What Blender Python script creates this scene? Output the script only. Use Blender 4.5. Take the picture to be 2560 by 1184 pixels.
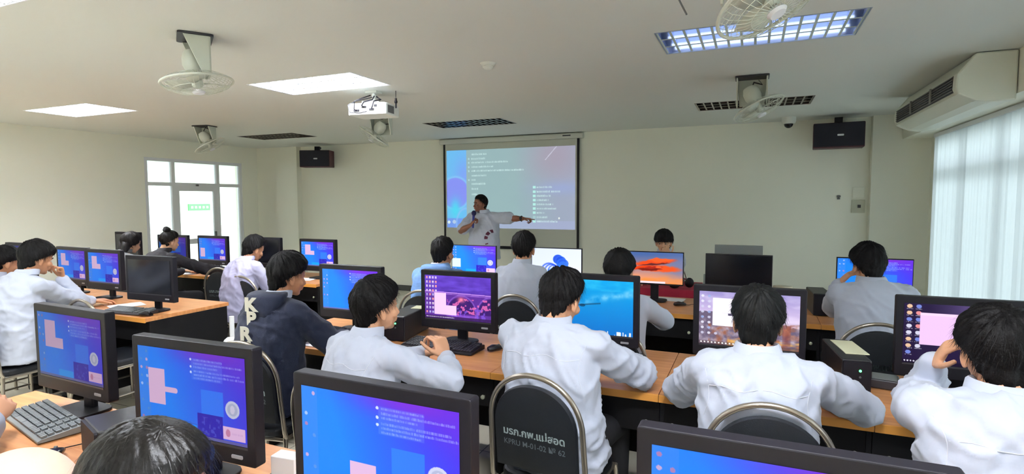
import bpy, math, random
import numpy as np
from mathutils import Vector, Matrix, noise
from math import sin, cos, pi, radians as R
for o in list(bpy.data.objects): bpy.data.objects.remove(o)
SC = bpy.context.scene; COL = SC.collection
V = Vector

# ------------------------------------------------------------ camera, world, light
def camera():
    y, p, ro = 0.40791, -0.06669, -0.0034115
    fw = V((-sin(y)*cos(p), cos(y)*cos(p), sin(p)))
    r0 = V((cos(y), sin(y), 0)); u0 = r0.cross(fw)
    r = r0*cos(ro)+u0*sin(ro); u = -r0*sin(ro)+u0*cos(ro)
    cd = bpy.data.cameras.new('camera'); cam = bpy.data.objects.new('camera', cd); COL.objects.link(cam)
    cd.sensor_width = 36; cd.lens = 1391.76/2560*36; cd.clip_start = 0.02; cd.clip_end = 200
    m = Matrix((( r.x, u.x, -fw.x, 0), (r.y, u.y, -fw.y, 0), (r.z, u.z, -fw.z, 1.65), (0, 0, 0, 1)))
    cam.matrix_world = m; SC.camera = cam
camera()
SC.view_settings.view_transform = 'Standard'; SC.view_settings.look = 'None'
SC.view_settings.gamma = 1; SC.view_settings.use_curve_mapping = False
SC.view_settings.exposure = 0.8
SC.cycles.use_denoising = True
SC.cycles.max_bounces = 8; SC.cycles.diffuse_bounces = 5; SC.cycles.transparent_max_bounces = 12
SC.cycles.sample_clamp_indirect = 6; SC.cycles.caustics_reflective = False; SC.cycles.caustics_refractive = False
SKY = 5.5          # overcast sky strength
W_ = bpy.data.worlds.new('sky'); SC.world = W_; W_.use_nodes = True
W_.node_tree.nodes['Background'].inputs[0].default_value = (0.90, 0.96, 1.0, 1)
W_.node_tree.nodes['Background'].inputs[1].default_value = SKY
LAMP_W = 60.0
TUBE = 60.0        # strength of the lit tubes
def area(name, loc, rot, sx, sy, energy=0, portal=False, color=(1, 1, 1)):
    l = bpy.data.lights.new(name, 'AREA'); l.shape = 'RECTANGLE'; l.size = sx; l.size_y = sy; l.energy = energy; l.color = color
    o = bpy.data.objects.new(name, l); COL.objects.link(o); o.location = loc; o.rotation_euler = rot
    if portal: l.cycles.is_portal = True
    return o
XL, XR, YF, YB, ZC = -9.25, 2.0, 8.5, -3.5, 2.70
area('sky_portal', (XR+.12, 2.2, 1.23), (0, R(90), 0), 2.3, 11.4, portal=True)
area('sky_portal', (XL-.06, 7.05, 1.19), (0, R(-90), 0), 2.38, 1.95, portal=True)
# the row of ceiling lamps that is switched on
LAMPS = [(-3.65, 4.03, 1), (-7.2, 4.03, 1), (-0.01, 3.95, 2), (-0.03, 6.78, 0), (-3.60, 6.88, 0), (-7.2, 6.95, 0),
         (-3.6, 1.46, 1), (-0.01, 0.9, 1), (-7.2, 1.2, 1), (-3.6, -1.8, 1), (-0.01, -1.8, 1), (-7.2, -1.8, 1)]
for lx, ly, k in LAMPS:
    if k == 1: area('lamp_light', (lx, ly, 2.757), (0, 0, 0), 1.1, .52, energy=LAMP_W, color=(.97, .98, 1.0))

# ------------------------------------------------------------ materials
def lin(c): c = c/255 if c > 1 else c; return c/12.92 if c <= .04045 else ((c+.055)/1.055)**2.4
def RGB(t): return (lin(t[0]), lin(t[1]), lin(t[2]), 1)
MATS = {}
def M(name, col=(200, 200, 200), rough=.6, metal=0, emit=0, bump=0, bscale=40, var=0, vscale=3, spec=.5, alpha=None, trans=0, sheen=0, stretch=None):
    if name in MATS: return MATS[name]
    m = bpy.data.materials.new(name); m.use_nodes = True; nt = m.node_tree; b = nt.nodes['Principled BSDF']
    b.inputs['Base Color'].default_value = RGB(col); b.inputs['Roughness'].default_value = rough
    b.inputs['Metallic'].default_value = metal; b.inputs['Specular IOR Level'].default_value = spec
    if sheen: b.inputs['Sheen Weight'].default_value = sheen
    if emit:
        b.inputs['Emission Color'].default_value = RGB(col); b.inputs['Emission Strength'].default_value = emit
    if bump or var:
        tc = nt.nodes.new('ShaderNodeTexCoord'); mp = nt.nodes.new('ShaderNodeMapping')
        nt.links.new(tc.outputs['Object'], mp.inputs[0])
        if stretch: mp.inputs['Scale'].default_value = stretch
    if bump:
        n = nt.nodes.new('ShaderNodeTexNoise'); n.inputs['Scale'].default_value = bscale; n.inputs['Detail'].default_value = 3
        bp = nt.nodes.new('ShaderNodeBump'); bp.inputs['Strength'].default_value = bump; bp.inputs['Distance'].default_value = .01
        nt.links.new(mp.outputs[0], n.inputs['Vector']); nt.links.new(n.outputs['Fac'], bp.inputs['Height']); nt.links.new(bp.outputs[0], b.inputs['Normal'])
    if var:
        n = nt.nodes.new('ShaderNodeTexNoise'); n.inputs['Scale'].default_value = vscale; n.inputs['Detail'].default_value = 4
        mx = nt.nodes.new('ShaderNodeMixRGB'); c = RGB(col)
        mx.inputs[1].default_value = (c[0]*(1-var), c[1]*(1-var), c[2]*(1-var), 1); mx.inputs[2].default_value = (min(1, c[0]*(1+var)), min(1, c[1]*(1+var)), min(1, c[2]*(1+var)), 1)
        nt.links.new(mp.outputs[0], n.inputs['Vector']); nt.links.new(n.outputs['Fac'], mx.inputs[0]); nt.links.new(mx.outputs[0], b.inputs['Base Color'])
    MATS[name] = m; return m
wall_m = M('wall_paint', (240, 240, 226), .85, var=.03, vscale=.8)
ceil_m = M('ceiling_paint', (220, 223, 218), .9, var=.02, vscale=.6)
def tile_mat():
    m = bpy.data.materials.new('floor_tiles'); m.use_nodes = True; nt = m.node_tree; b = nt.nodes['Principled BSDF']
    tc = nt.nodes.new('ShaderNodeTexCoord'); br = nt.nodes.new('ShaderNodeTexBrick'); br.offset = 0
    br.inputs['Scale'].default_value = 1; br.inputs['Brick Width'].default_value = .4; br.inputs['Row Height'].default_value = .4
    br.inputs['Mortar Size'].default_value = .004; br.inputs['Color1'].default_value = RGB((226, 220, 202)); br.inputs['Color2'].default_value = RGB((218, 212, 194)); br.inputs['Mortar'].default_value = RGB((140, 135, 122))
    nt.links.new(tc.outputs['Object'], br.inputs['Vector']); nt.links.new(br.outputs['Color'], b.inputs['Base Color']); b.inputs['Roughness'].default_value = .25
    return m
def wood_mat():
    m = bpy.data.materials.new('desk_wood'); m.use_nodes = True; nt = m.node_tree; b = nt.nodes['Principled BSDF']
    tc = nt.nodes.new('ShaderNodeTexCoord'); mp = nt.nodes.new('ShaderNodeMapping'); mp.inputs['Scale'].default_value = (1.2, 14, 6)
    n = nt.nodes.new('ShaderNodeTexNoise'); n.inputs['Scale'].default_value = 2.5; n.inputs['Detail'].default_value = 5; n.inputs['Distortion'].default_value = .6
    cr = nt.nodes.new('ShaderNodeValToRGB'); cr.color_ramp.elements[0].position = .3; cr.color_ramp.elements[0].color = RGB((188, 122, 72)); cr.color_ramp.elements[1].position = .7; cr.color_ramp.elements[1].color = RGB((214, 152, 98))
    nt.links.new(tc.outputs['Object'], mp.inputs[0]); nt.links.new(mp.outputs[0], n.inputs['Vector']); nt.links.new(n.outputs['Fac'], cr.inputs[0]); nt.links.new(cr.outputs[0], b.inputs['Base Color'])
    b.inputs['Roughness'].default_value = .32; return m
wood = wood_mat(); tile = tile_mat()
woodedge = M('desk_edge_band', (214, 146, 66), .4, var=.06, vscale=4)
black_lam = M('black_laminate', (8, 7, 10), .7, spec=.25)
plastic_blk = M('black_plastic', (17, 14, 22), .5, spec=.3)
plastic_dk = M('charcoal_plastic', (54, 52, 58), .45)
plastic_gry = M('grey_plastic', (96, 98, 100), .5)
plastic_wht = M('white_plastic', (222, 224, 216), .5)
fan_white = M('fan_enamel', (206, 210, 196), .45)
white_al = M('white_aluminium', (226, 228, 232), .45)
steel = M('seat_frame_steel', (168, 160, 148), .28, metal=.85)
vinyl = M('black_vinyl', (16, 20, 28), .55, bump=.15, bscale=300)
paper_m = M('paper', (236, 236, 238), .8)
cream_paper = M('cream_paper', (226, 224, 190), .8)
paint_white = M('white_paint_lettering', (176, 190, 190), .8)
green_led = M('green_light', (80, 255, 120), .4, emit=3)
knob_m = M('knob_metal', (200, 205, 180), .3, metal=.6)
mirror = M('lamp_reflector', (168, 182, 214), .3, metal=1); mirror_b = M('lamp_louvre_bright', (216, 224, 240), .18, metal=1)
tube_dim = M('half_lit_tube', (214, 228, 255), .5, emit=1.3)
darkrefl = M('unlit_lamp_reflector', (150, 142, 140), .25, metal=1)
tube_m = M('lit_tube', (240, 246, 255), .5, emit=TUBE/4)
lampwhite = M('lamp_housing_white', (240, 244, 250), .6)
tube_off = M('unlit_tube', (200, 200, 196), .4)

# ------------------------------------------------------------ mesh building
class MB:
    def __init__(s): s.v = []; s.f = []; s.m = []; s.mi = 0
    def add(s, vs, fs):
        b = len(s.v); s.v += [tuple(v) for v in vs]; s.f += [tuple(i+b for i in f) for f in fs]; s.m += [s.mi]*len(fs)
    def box(s, c, d, rot=None):
        c = V(c); h = V(d)/2; q = rot.to_3x3() if rot else None
        vs = []
        for z in (-1, 1):
            for x, y in ((-1, -1), (1, -1), (1, 1), (-1, 1)):
                p = V((x*h.x, y*h.y, z*h.z)); vs.append(c+(q @ p if q else p))
        s.add(vs, [(3, 2, 1, 0), (4, 5, 6, 7), (0, 1, 5, 4), (1, 2, 6, 5), (2, 3, 7, 6), (3, 0, 4, 7)]); return s
    def rbox(s, c, d, r, axis='Z', seg=4, rot=None):   # rounded outline in the plane across axis
        a, b, t = {'Z': (0, 1, 2), 'Y': (0, 2, 1), 'X': (1, 2, 0)}[axis]
        pts = []
        for k, (sx, sy) in enumerate(((1, 1), (-1, 1), (-1, -1), (1, -1))):
            for i in range(seg+1):
                an = (k+i/seg)*pi/2; pts.append((sx*(d[a]/2-r)+r*cos(an), sy*(d[b]/2-r)+r*sin(an)))
        vs = []
        for e in (-.5, .5):
            for p in pts:
                q = [0, 0, 0]; q[a] = p[0]; q[b] = p[1]; q[t] = e*d[t]; q = V(q)
                if rot: q = rot.to_3x3() @ q
                vs.append(q+V(c))
        n = len(pts); fs = [tuple(range(n))[::-1], tuple(range(n, 2*n))]+[(i, (i+1) % n, n+(i+1) % n, n+i) for i in range(n)]
        s.add(vs, fs); return s
    def ring(s, p, x, y, n): return [p+x*cos(2*pi*i/n)+y*sin(2*pi*i/n) for i in range(n)]
    def tube(s, pts, r, n=8, closed=False, caps=True):
        pts = [V(p) for p in pts]; L = len(pts); rs = r if isinstance(r, (list, tuple)) else [r]*L
        vs = []; up = None
        for i, p in enumerate(pts):
            if closed: t = pts[(i+1) % L]-pts[i-1]
            else: t = pts[min(i+1, L-1)]-pts[max(i-1, 0)]
            t.normalize()
            if up is None: up = t.orthogonal().normalized()
            else: up = (up-t*up.dot(t)); up = up.normalized() if up.length > 1e-6 else t.orthogonal().normalized()
            vs += s.ring(p, up*rs[i], t.cross(up)*rs[i], n)
        fs = []
        for i in range(L if closed else L-1):
            j = (i+1) % L
            for k in range(n): fs.append((i*n+k, i*n+(k+1) % n, j*n+(k+1) % n, j*n+k))
        if caps and not closed: fs += [tuple(range(n))[::-1], tuple(range((L-1)*n, L*n))]
        s.add(vs, fs); return s
    def cyl(s, a, b, r, n=16, r2=None): return s.tube([a, b], [r, r if r2 is None else r2], n)
    def lathe(s, prof, c=(0, 0, 0), n=24, axis=None):   # profile of (radius, height); axis: matrix
        vs = []; q = axis.to_3x3() if axis else None
        for r, h in prof:
            for i in range(n):
                p = V((r*cos(2*pi*i/n), r*sin(2*pi*i/n), h)); vs.append(V(c)+(q @ p if q else p))
        fs = []
        for i in range(len(prof)-1):
            for k in range(n): fs.append((i*n+k, i*n+(k+1) % n, (i+1)*n+(k+1) % n, (i+1)*n+k))
        fs += [tuple(range(n))[::-1], tuple(range((len(prof)-1)*n, len(prof)*n))]
        s.add(vs, fs); return s
    def ell(s, c, r, rot=None, nu=16, nv=10):
        q = rot.to_3x3() if rot else None; vs = []
        for j in range(1, nv):
            for i in range(nu):
                t = pi*j/nv; a = 2*pi*i/nu
                p = V((r[0]*sin(t)*cos(a), r[1]*sin(t)*sin(a), r[2]*cos(t))); vs.append(V(c)+(q @ p if q else p))
        for e in (1, -1):
            p = V((0, 0, r[2]*e)); vs.append(V(c)+(q @ p if q else p))
        fs = []
        for j in range(nv-2):
            for i in range(nu): fs.append((j*nu+i, (j+1)*nu+i, (j+1)*nu+(i+1) % nu, j*nu+(i+1) % nu))
        t, b = len(vs)-2, len(vs)-1
        for i in range(nu): fs += [(t, i, (i+1) % nu), (b, (nv-2)*nu+(i+1) % nu, (nv-2)*nu+i)]
        s.add(vs, fs); return s
    def cap(s, a, b, ra, rb, n=12):
        a = V(a); b = V(b); d = (b-a); L = d.length
        if L < 1e-6: return s.ell(a, (ra, ra, ra))
        d /= L; pts = []; rs = []
        for i in range(5): t = pi/2*(1-i/4); pts.append(a-d*ra*sin(t)); rs.append(max(1e-4, ra*cos(t)))
        for i in range(5): t = pi/2*(i/4); pts.append(b+d*rb*sin(t)); rs.append(max(1e-4, rb*cos(t)))
        return s.tube(pts, rs, n)
    def prism(s, pts, axis, t0, t1):   # outline of 2D points extruded along an axis
        n = len(pts); vs = []
        for t in (t0, t1):
            for p in pts: vs.append({'X': (t, p[0], p[1]), 'Y': (p[0], t, p[1]), 'Z': (p[0], p[1], t)}[axis])
        s.add(vs, [tuple(range(n))[::-1], tuple(range(n, 2*n))]+[(i, (i+1) % n, n+(i+1) % n, n+i) for i in range(n)]); return s
    def loft(s, secs, n=20, e=2.0):   # closed sections: (centre, x vector, y vector)
        vs = []
        for c, x, y in secs:
            for i in range(n):
                a = 2*pi*i/n; ca, sa = cos(a), sin(a)
                vs.append(V(c)+V(x)*math.copysign(abs(ca)**(2/e), ca)+V(y)*math.copysign(abs(sa)**(2/e), sa))
        fs = []
        for i in range(len(secs)-1):
            for k in range(n): fs.append((i*n+k, i*n+(k+1) % n, (i+1)*n+(k+1) % n, (i+1)*n+k))
        fs += [tuple(range(n))[::-1], tuple(range((len(secs)-1)*n, len(secs)*n))]
        s.add(vs, fs); return s
def link(o, parent=None):
    COL.objects.link(o)
    if parent: o.parent = parent
    return o
def fixn(me):
    import bmesh
    bm = bmesh.new(); bm.from_mesh(me); bmesh.ops.recalc_face_normals(bm, faces=bm.faces); bm.to_mesh(me); bm.free()
def O(name, mb, mats, parent=None, smooth=False, bevel=0, off=None, label=None):
    me = bpy.data.meshes.new(name)
    vs = mb.v if off is None else [tuple(V(v)-off) for v in mb.v]
    me.from_pydata(vs, [], mb.f)
    mats = mats if isinstance(mats, (list, tuple)) else [mats]
    for m in mats: me.materials.append(m)
    if len(mats) > 1: me.polygons.foreach_set('material_index', mb.m)
    fixn(me)
    if smooth:
        me.polygons.foreach_set('use_smooth', [True]*len(me.polygons))
        try: me.set_sharp_from_angle(angle=R(40))
        except Exception: pass
    o = bpy.data.objects.new(name, me); link(o, parent)
    if bevel:
        b = o.modifiers.new('bevel', 'BEVEL'); b.width = bevel; b.segments = 2; b.limit_method = 'ANGLE'; b.angle_limit = R(50)
    if label: o['label'] = label
    return o
def tag(o, label, cat, group=None, kind=None):
    o['label'] = label; o['category'] = cat
    if group: o['group'] = group
    if kind: o['kind'] = kind
    return o
def thing(name, label, cat, loc=(0, 0, 0), rz=0, group=None):
    o = bpy.data.objects.new(name, None); o.empty_display_size = .1; COL.objects.link(o); o.location = loc; o.rotation_euler = (0, 0, rz)
    return tag(o, label, cat, group)
def struct(name, mb, mat, **k):
    o = O(name, mb, mat, **k)
    if not k.get('parent'): o['kind'] = 'structure'
    return o
def copy_tree(o, parent=None):
    c = o.copy(); COL.objects.link(c)
    if parent: c.parent = parent
    for ch in o.children: copy_tree(ch, c)
    return c
def inst(proto, used, loc, rz, label, group=None):
    o = copy_tree(proto) if used else proto
    o.location = loc; o.rotation_euler = (0, 0, rz); o['label'] = label
    if group: o['group'] = group
    return o
def text_mb(body, size, bold=0, sx=1.0):
    c = bpy.data.curves.new('lettering', 'FONT'); c.body = body; c.size = size; c.offset = bold; c.align_x = 'CENTER'; c.extrude = .0006
    o = bpy.data.objects.new('lettering', c); COL.objects.link(o)
    dg = bpy.context.evaluated_depsgraph_get(); me = o.evaluated_get(dg).to_mesh()
    mb = MB(); mb.add([(v.co.x*sx, v.co.y, v.co.z) for v in me.vertices], [tuple(p.vertices) for p in me.polygons])
    o.evaluated_get(dg).to_mesh_clear(); bpy.data.objects.remove(o); bpy.data.curves.remove(c)
    return mb

# ------------------------------------------------------------ the room
m = MB(); m.box(((XL+XR)/2, (YF+YB)/2, -.05), (XR-XL+.4, YF-YB+.4, .1)); struct('floor', m, tile)
FW, FD = 1.18, .56
def grid_minus(us, vs, holes):
    out = []
    for i in range(len(us)-1):
        for j in range(len(vs)-1):
            cu, cv = (us[i]+us[i+1])/2, (vs[j]+vs[j+1])/2
            if not any(a < cu < b and c < cv < d for a, b, c, d in holes): out.append((us[i], us[i+1], vs[j], vs[j+1]))
    return out
holes = [(x-FW/2, x+FW/2, y-FD/2, y+FD/2) for x, y, k in LAMPS]
us = sorted(set([XL-.2, XR+.2]+[h[0] for h in holes]+[h[1] for h in holes])); vs = sorted(set([YB-.2, YF+.2]+[h[2] for h in holes]+[h[3] for h in holes]))
m = MB()
for a, b, c, d in grid_minus(us, vs, holes): m.box(((a+b)/2, (c+d)/2, ZC+.05), (b-a, d-c, .1))
m.box(((XL+XR)/2, (YF+YB)/2, ZC+.18), (XR-XL+.4, YF-YB+.4, .04)); struct('ceiling', m, ceil_m)
m = MB(); m.box(((-8.2+1.38)/2, YF+.1, ZC/2), (9.58, .2, ZC)); struct('wall_front', m, wall_m)
m = MB(); m.box(((XL-8.2)/2, 8.44, ZC/2), (8.2-9.25+2.1, .12, ZC)); m = MB(); m.box(((-9.35-8.2)/2, 8.51, ZC/2), (1.15, .26, ZC)); struct('wall_column_left', m, wall_m)
m = MB(); m.box(((1.38+2.2)/2, 8.51, ZC/2), (.82, .26, ZC)); struct('wall_column_right', m, wall_m)
m = MB(); m.box(((XL+XR)/2, YB-.1, ZC/2), (XR-XL+.4, .2, ZC)); struct('wall_back', m, wall_m)
m = MB()   # left wall with the glazed opening
for a, b, c, d in grid_minus([YB-.2, 6.09, 8.02, YF+.2], [0, 2.38, ZC], [(6.09, 8.02, 0, 2.38)]): m.box((XL-.1, (a+b)/2, (c+d)/2), (.2, b-a, d-c))
struct('wall_left', m, wall_m)
m = MB()
for a, b, c, d in grid_minus([YB-.2, -3.3, 7.85, YF+.2], [0, .1, 2.37, ZC], [(-3.3, 7.85, .1, 2.37)]): m.box((XR+.1, (a+b)/2, (c+d)/2), (.2, b-a, d-c))
struct('wall_right', m, wall_m)
m = MB(); m.box((1.85, (8.38+YB)/2, 2.55), (.3, 8.38-YB, .32)); struct('trim_1', m, wall_m)
base_m = M('dark_baseboard', (60, 60, 58), .5)
m = MB(); m.box((-3.41, 8.488, .05), (9.58, .024, .1)); struct('baseboard_front', m, base_m)
m = MB(); m.box((XL+.012, 1.3, .05), (.024, 9.5, .1)); struct('baseboard_left', m, base_m)
glass_m = bpy.data.materials.new('window_glass'); glass_m.use_nodes = True
nt = glass_m.node_tree; nt.nodes.clear()
_o = nt.nodes.new('ShaderNodeOutputMaterial'); _t = nt.nodes.new('ShaderNodeBsdfTransparent'); _g = nt.nodes.new('ShaderNodeBsdfGlossy'); _x = nt.nodes.new('ShaderNodeMixShader'); _f = nt.nodes.new('ShaderNodeFresnel')
_t.inputs[0].default_value = (.96, .98, .98, 1); _g.inputs['Roughness'].default_value = .02
nt.links.new(_f.outputs[0], _x.inputs[0]); nt.links.new(_t.outputs[0], _x.inputs[1]); nt.links.new(_g.outputs[0], _x.inputs[2]); nt.links.new(_x.outputs[0], _o.inputs[0])
# left: glazed door between two side lights
def bars(ys, zs, y0, y1, z0, z1, x, w=.05, t=.05, skip=()):
    m = MB()
    for y in ys: m.box((x, y, (z0+z1)/2), (t, w, z1-z0))
    for z in zs: m.box((x+.001, (y0+y1)/2, z), (t-.004, y1-y0, w))
    return m
win = struct('window_1', bars([6.12, 6.60, 7.48, 7.99], [.04, 1.94, 2.355], 6.09, 8.02, 0, 2.38, XL-.05, .06, .07), white_al)
m = MB(); m.box((XL-.05, 6.36, 1.2), (.008, .46, 2.3)); m.box((XL-.05, 7.04, 2.15), (.008, .84, .38)); m.box((XL-.05, 7.735, 1.2), (.008, .47, 2.3)); O('pane', m, glass_m, win)
m = MB()
for y in (6.665, 7.415): m.box((XL-.04, y, .96), (.045, .07, 1.9))
for z in (.12, .92, 1.87): m.box((XL-.04, 7.04, z), (.043, .8, .09))
door = struct('door_1', m, white_al)
m = MB(); m.box((XL-.04, 7.04, .98), (.008, .7, 1.72)); O('pane', m, glass_m, door)
m = MB(); m.box((XL+.0, 7.38, 1.0), (.03, .03, .16)); O('door_handle', m, plastic_gry, door)
m = MB(); m.box((XL-.01, 7.04, 1.93), (.03, .05, .03)); O('door_closer', m, plastic_gry, door)
# beyond the glazed door: gallery, parapet, the block opposite
ext_w = M('outside_white_render', (214, 218, 214), .9); ext_g = M('outside_pale_green_render', (176, 188, 170), .9)
m = MB(); m.box((-11.1, 6.5, -.1), (3.5, 14, .2)); struct('floor_gallery', m, M('gallery_floor', (170, 170, 166), .6))
m = MB(); m.box((-10.6, 6.5, 2.95), (2.5, 14, .2)); struct('ceiling_gallery', m, ext_w)
m = MB(); m.box((-12.2, 7.5, .42), (.12, 12, .84)); m.box((-12.2, 7.5, 1.02), (.08, 12, .07)); m.box((-12.2, 7.5, .91), (.04, 12, .04)); struct('trim_gallery_parapet', m, ext_w)
b = thing('building', 'pale rendered building seen through the glazed door on the left', 'building', (-19, 14, 0))
m = MB(); m.box((-1.5, 0, 3), (3, 26, 9)); m.box((.3, 0, 0), (.6, 26, .9)); m.box((.5, 0, 3.4), (1, 26, .25)); O('facade', m, ext_g, b)
m = MB()
for y in (-2.1, ): m.box((.02, y, 3.0), (.06, 1.5, 1.1)); m.box((.02, y, 1.2), (.06, 1.5, 1.4))
O('window', m, M('outside_window', (150, 165, 165), .2), b, label='grey window of the building')
s = MB(); s.box((0, 0, 0), (.05, .85, .24)); sg = O('sign_board', s, M('green_sign', (70, 160, 80), .5)); sg.location = (-18.35, 14.0, 1.42); tag(sg, 'small green sign on the building beyond the glazed door', 'sign')
s = MB()
for i in range(5): s.box((.03, -.3+i*.15, 0), (.01, .1, .09))
O('lettering', s, M('green_sign_light', (130, 200, 130), .5), sg)
# right: long window with vertical blinds
yy = [7.82, 6.9, 5.95, 5.0, 4.05, 3.1, 2.15, 1.2, .25, -.7, -1.65, -2.6, -3.27]
w2 = struct('window_2', bars(yy, [.13, 1.95, 2.34], -3.3, 7.85, .1, 2.37, XR+.08, .06, .07), white_al)
m = MB(); m.box((XR+.08, 2.27, 1.23), (.008, 11.1, 2.2)); O('pane', m, glass_m, w2)
blind_m = bpy.data.materials.new('blind_fabric'); blind_m.use_nodes = True
nt = blind_m.node_tree; nt.nodes.clear(); _o = nt.nodes.new('ShaderNodeOutputMaterial'); _d = nt.nodes.new('ShaderNodeBsdfDiffuse'); _t = nt.nodes.new('ShaderNodeBsdfTranslucent'); _x = nt.nodes.new('ShaderNodeMixShader')
_d.inputs[0].default_value = RGB((214, 218, 220)); _t.inputs[0].default_value = RGB((196, 206, 210)); _x.inputs[0].default_value = .5
nt.links.new(_d.outputs[0], _x.inputs[1]); nt.links.new(_t.outputs[0], _x.inputs[2]); nt.links.new(_x.outputs[0], _o.inputs[0])
rnd = random.Random(4)
def blind(y0, y1, label):
    b = thing('vertical_blind', label, 'blind', (1.9, (y0+y1)/2, 0), 0, 'vertical blinds along the right window')
    m = MB(); m.box((0, 0, 2.36), (.045, y1-y0, .04)); O('headrail', m, white_al, b)
    m = MB(); n = int((y1-y0)/.078); a = 20
    for i in range(n):
        if rnd.random() < .3: a = rnd.choice([-8, 0, 12, 30, 48, 62, 72])
        y = -(y1-y0)/2+.04+i*(y1-y0-.08)/(n-1); an = R(a+rnd.uniform(-14, 14)+90)
        dx, dy = cos(an)*.039, sin(an)*.039; nx, ny = -sin(an)*.006, cos(an)*.006
        z0, z1 = .16, 2.34
        vs_ = []
        for z in (z0, z1): vs_ += [(-dx, y-dy, z), (nx, y+ny, z), (dx, y+dy, z)]
        m.add(vs_, [(0, 1, 4, 3), (1, 2, 5, 4)])
    o = O('slats', m, blind_m, b)
blind(5.05, 7.8, 'white vertical blind at the far end of the right window wall')
blind(2.2, 5.03, 'white vertical blind in the middle of the right window wall')
blind(-3.25, 2.18, 'white vertical blind nearest the viewer on the right window wall')
ext2 = M('outside_pink_wall', (150, 136, 138), .9)
b = thing('building', 'pinkish building beyond the right window, behind the blinds', 'building', (8.5, 17, 0))
m = MB(); m.box((0, 0, 2.2), (4, 5, 4.6)); O('facade', m, ext2, b); m = MB(); m.box((0, 0, 4.6), (4.5, 5.5, .25)); O('roof', m, plastic_gry, b)
g = MB(); g.box((0, 8, -3.3), (90, 90, .1)); struct('floor_outside_ground', g, M('outside_ground', (170, 176, 168), .9))

# ------------------------------------------------------------ ceiling lamps
def troffer(x, y, k, label):
    t = thing('ceiling_lamp', label, 'ceiling lamp', (x, y, ZC), 0, 'recessed louvred ceiling lamps')
    refl = {0: darkrefl, 1: lampwhite, 2: mirror}[k]
    m = MB(); m.box((0, 0, .095), (FW, FD, .01))
    for s_ in (-1, 1): m.box((s_*(FW/2-.004), 0, .045), (.008, FD, .095)); m.box((0, s_*(FD/2-.004), .045), (FW-.02, .008, .095))
    O('housing', m, refl, t)
    for j in range(3):
        yy_ = (j-1)*FD/3
        m = MB(); m.cyl((-FW/2+.05, yy_, .07), (FW/2-.05, yy_, .07), .013, 10); O('tube', m, {0: tube_off, 1: tube_m, 2: tube_dim}[k], t, smooth=True)
    m = MB(); n = 14
    for j in (-.5, .5): m.prism([(j*FD/3*1-.012, .002), (j*FD/3+.012, .002), (j*FD/3+.002, .05), (j*FD/3-.002, .05)], 'X', -FW/2+.01, FW/2-.01)
    for s_ in (-1, 1): m.prism([(s_*(FD/2-.01)-.006, .002), (s_*(FD/2-.01)+.006, .002), (s_*(FD/2-.01)+.002, .05), (s_*(FD/2-.01)-.002, .05)], 'X', -FW/2+.01, FW/2-.01)
    for i in range(n+1):
        xx = -FW/2+.012+i*(FW-.024)/n
        m.prism([(xx-.008, .0), (xx+.008, .0), (xx+.001, .045), (xx-.001, .045)], 'Y', -FD/2+.01, FD/2-.01)
    O('louvre', m, {0: darkrefl, 1: lampwhite, 2: mirror_b}[k], t)
lamp_labels = ['lit louvred ceiling lamp beside the projector', 'lit ceiling lamp glowing solid white, farthest left', 'large blue-tinted louvred ceiling lamp at upper right',
  'unlit dark louvred ceiling lamp behind the right-hand fan', 'unlit louvred ceiling lamp above the projection screen', 'unlit louvred ceiling lamp near the left wall, over the glazed door', 'lit ceiling lamp cut off at the top left corner of the view',
  'lit ceiling lamp overhead at the right, near the viewer', 'lit ceiling lamp over the left desks, near the viewer', 'lit ceiling lamp at the back of the room, middle column', 'lit ceiling lamp at the back of the room, right column', 'lit ceiling lamp at the back of the room, left column']
for (x, y, k), l in zip(LAMPS, lamp_labels): troffer(x, y, k, l)

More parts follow.
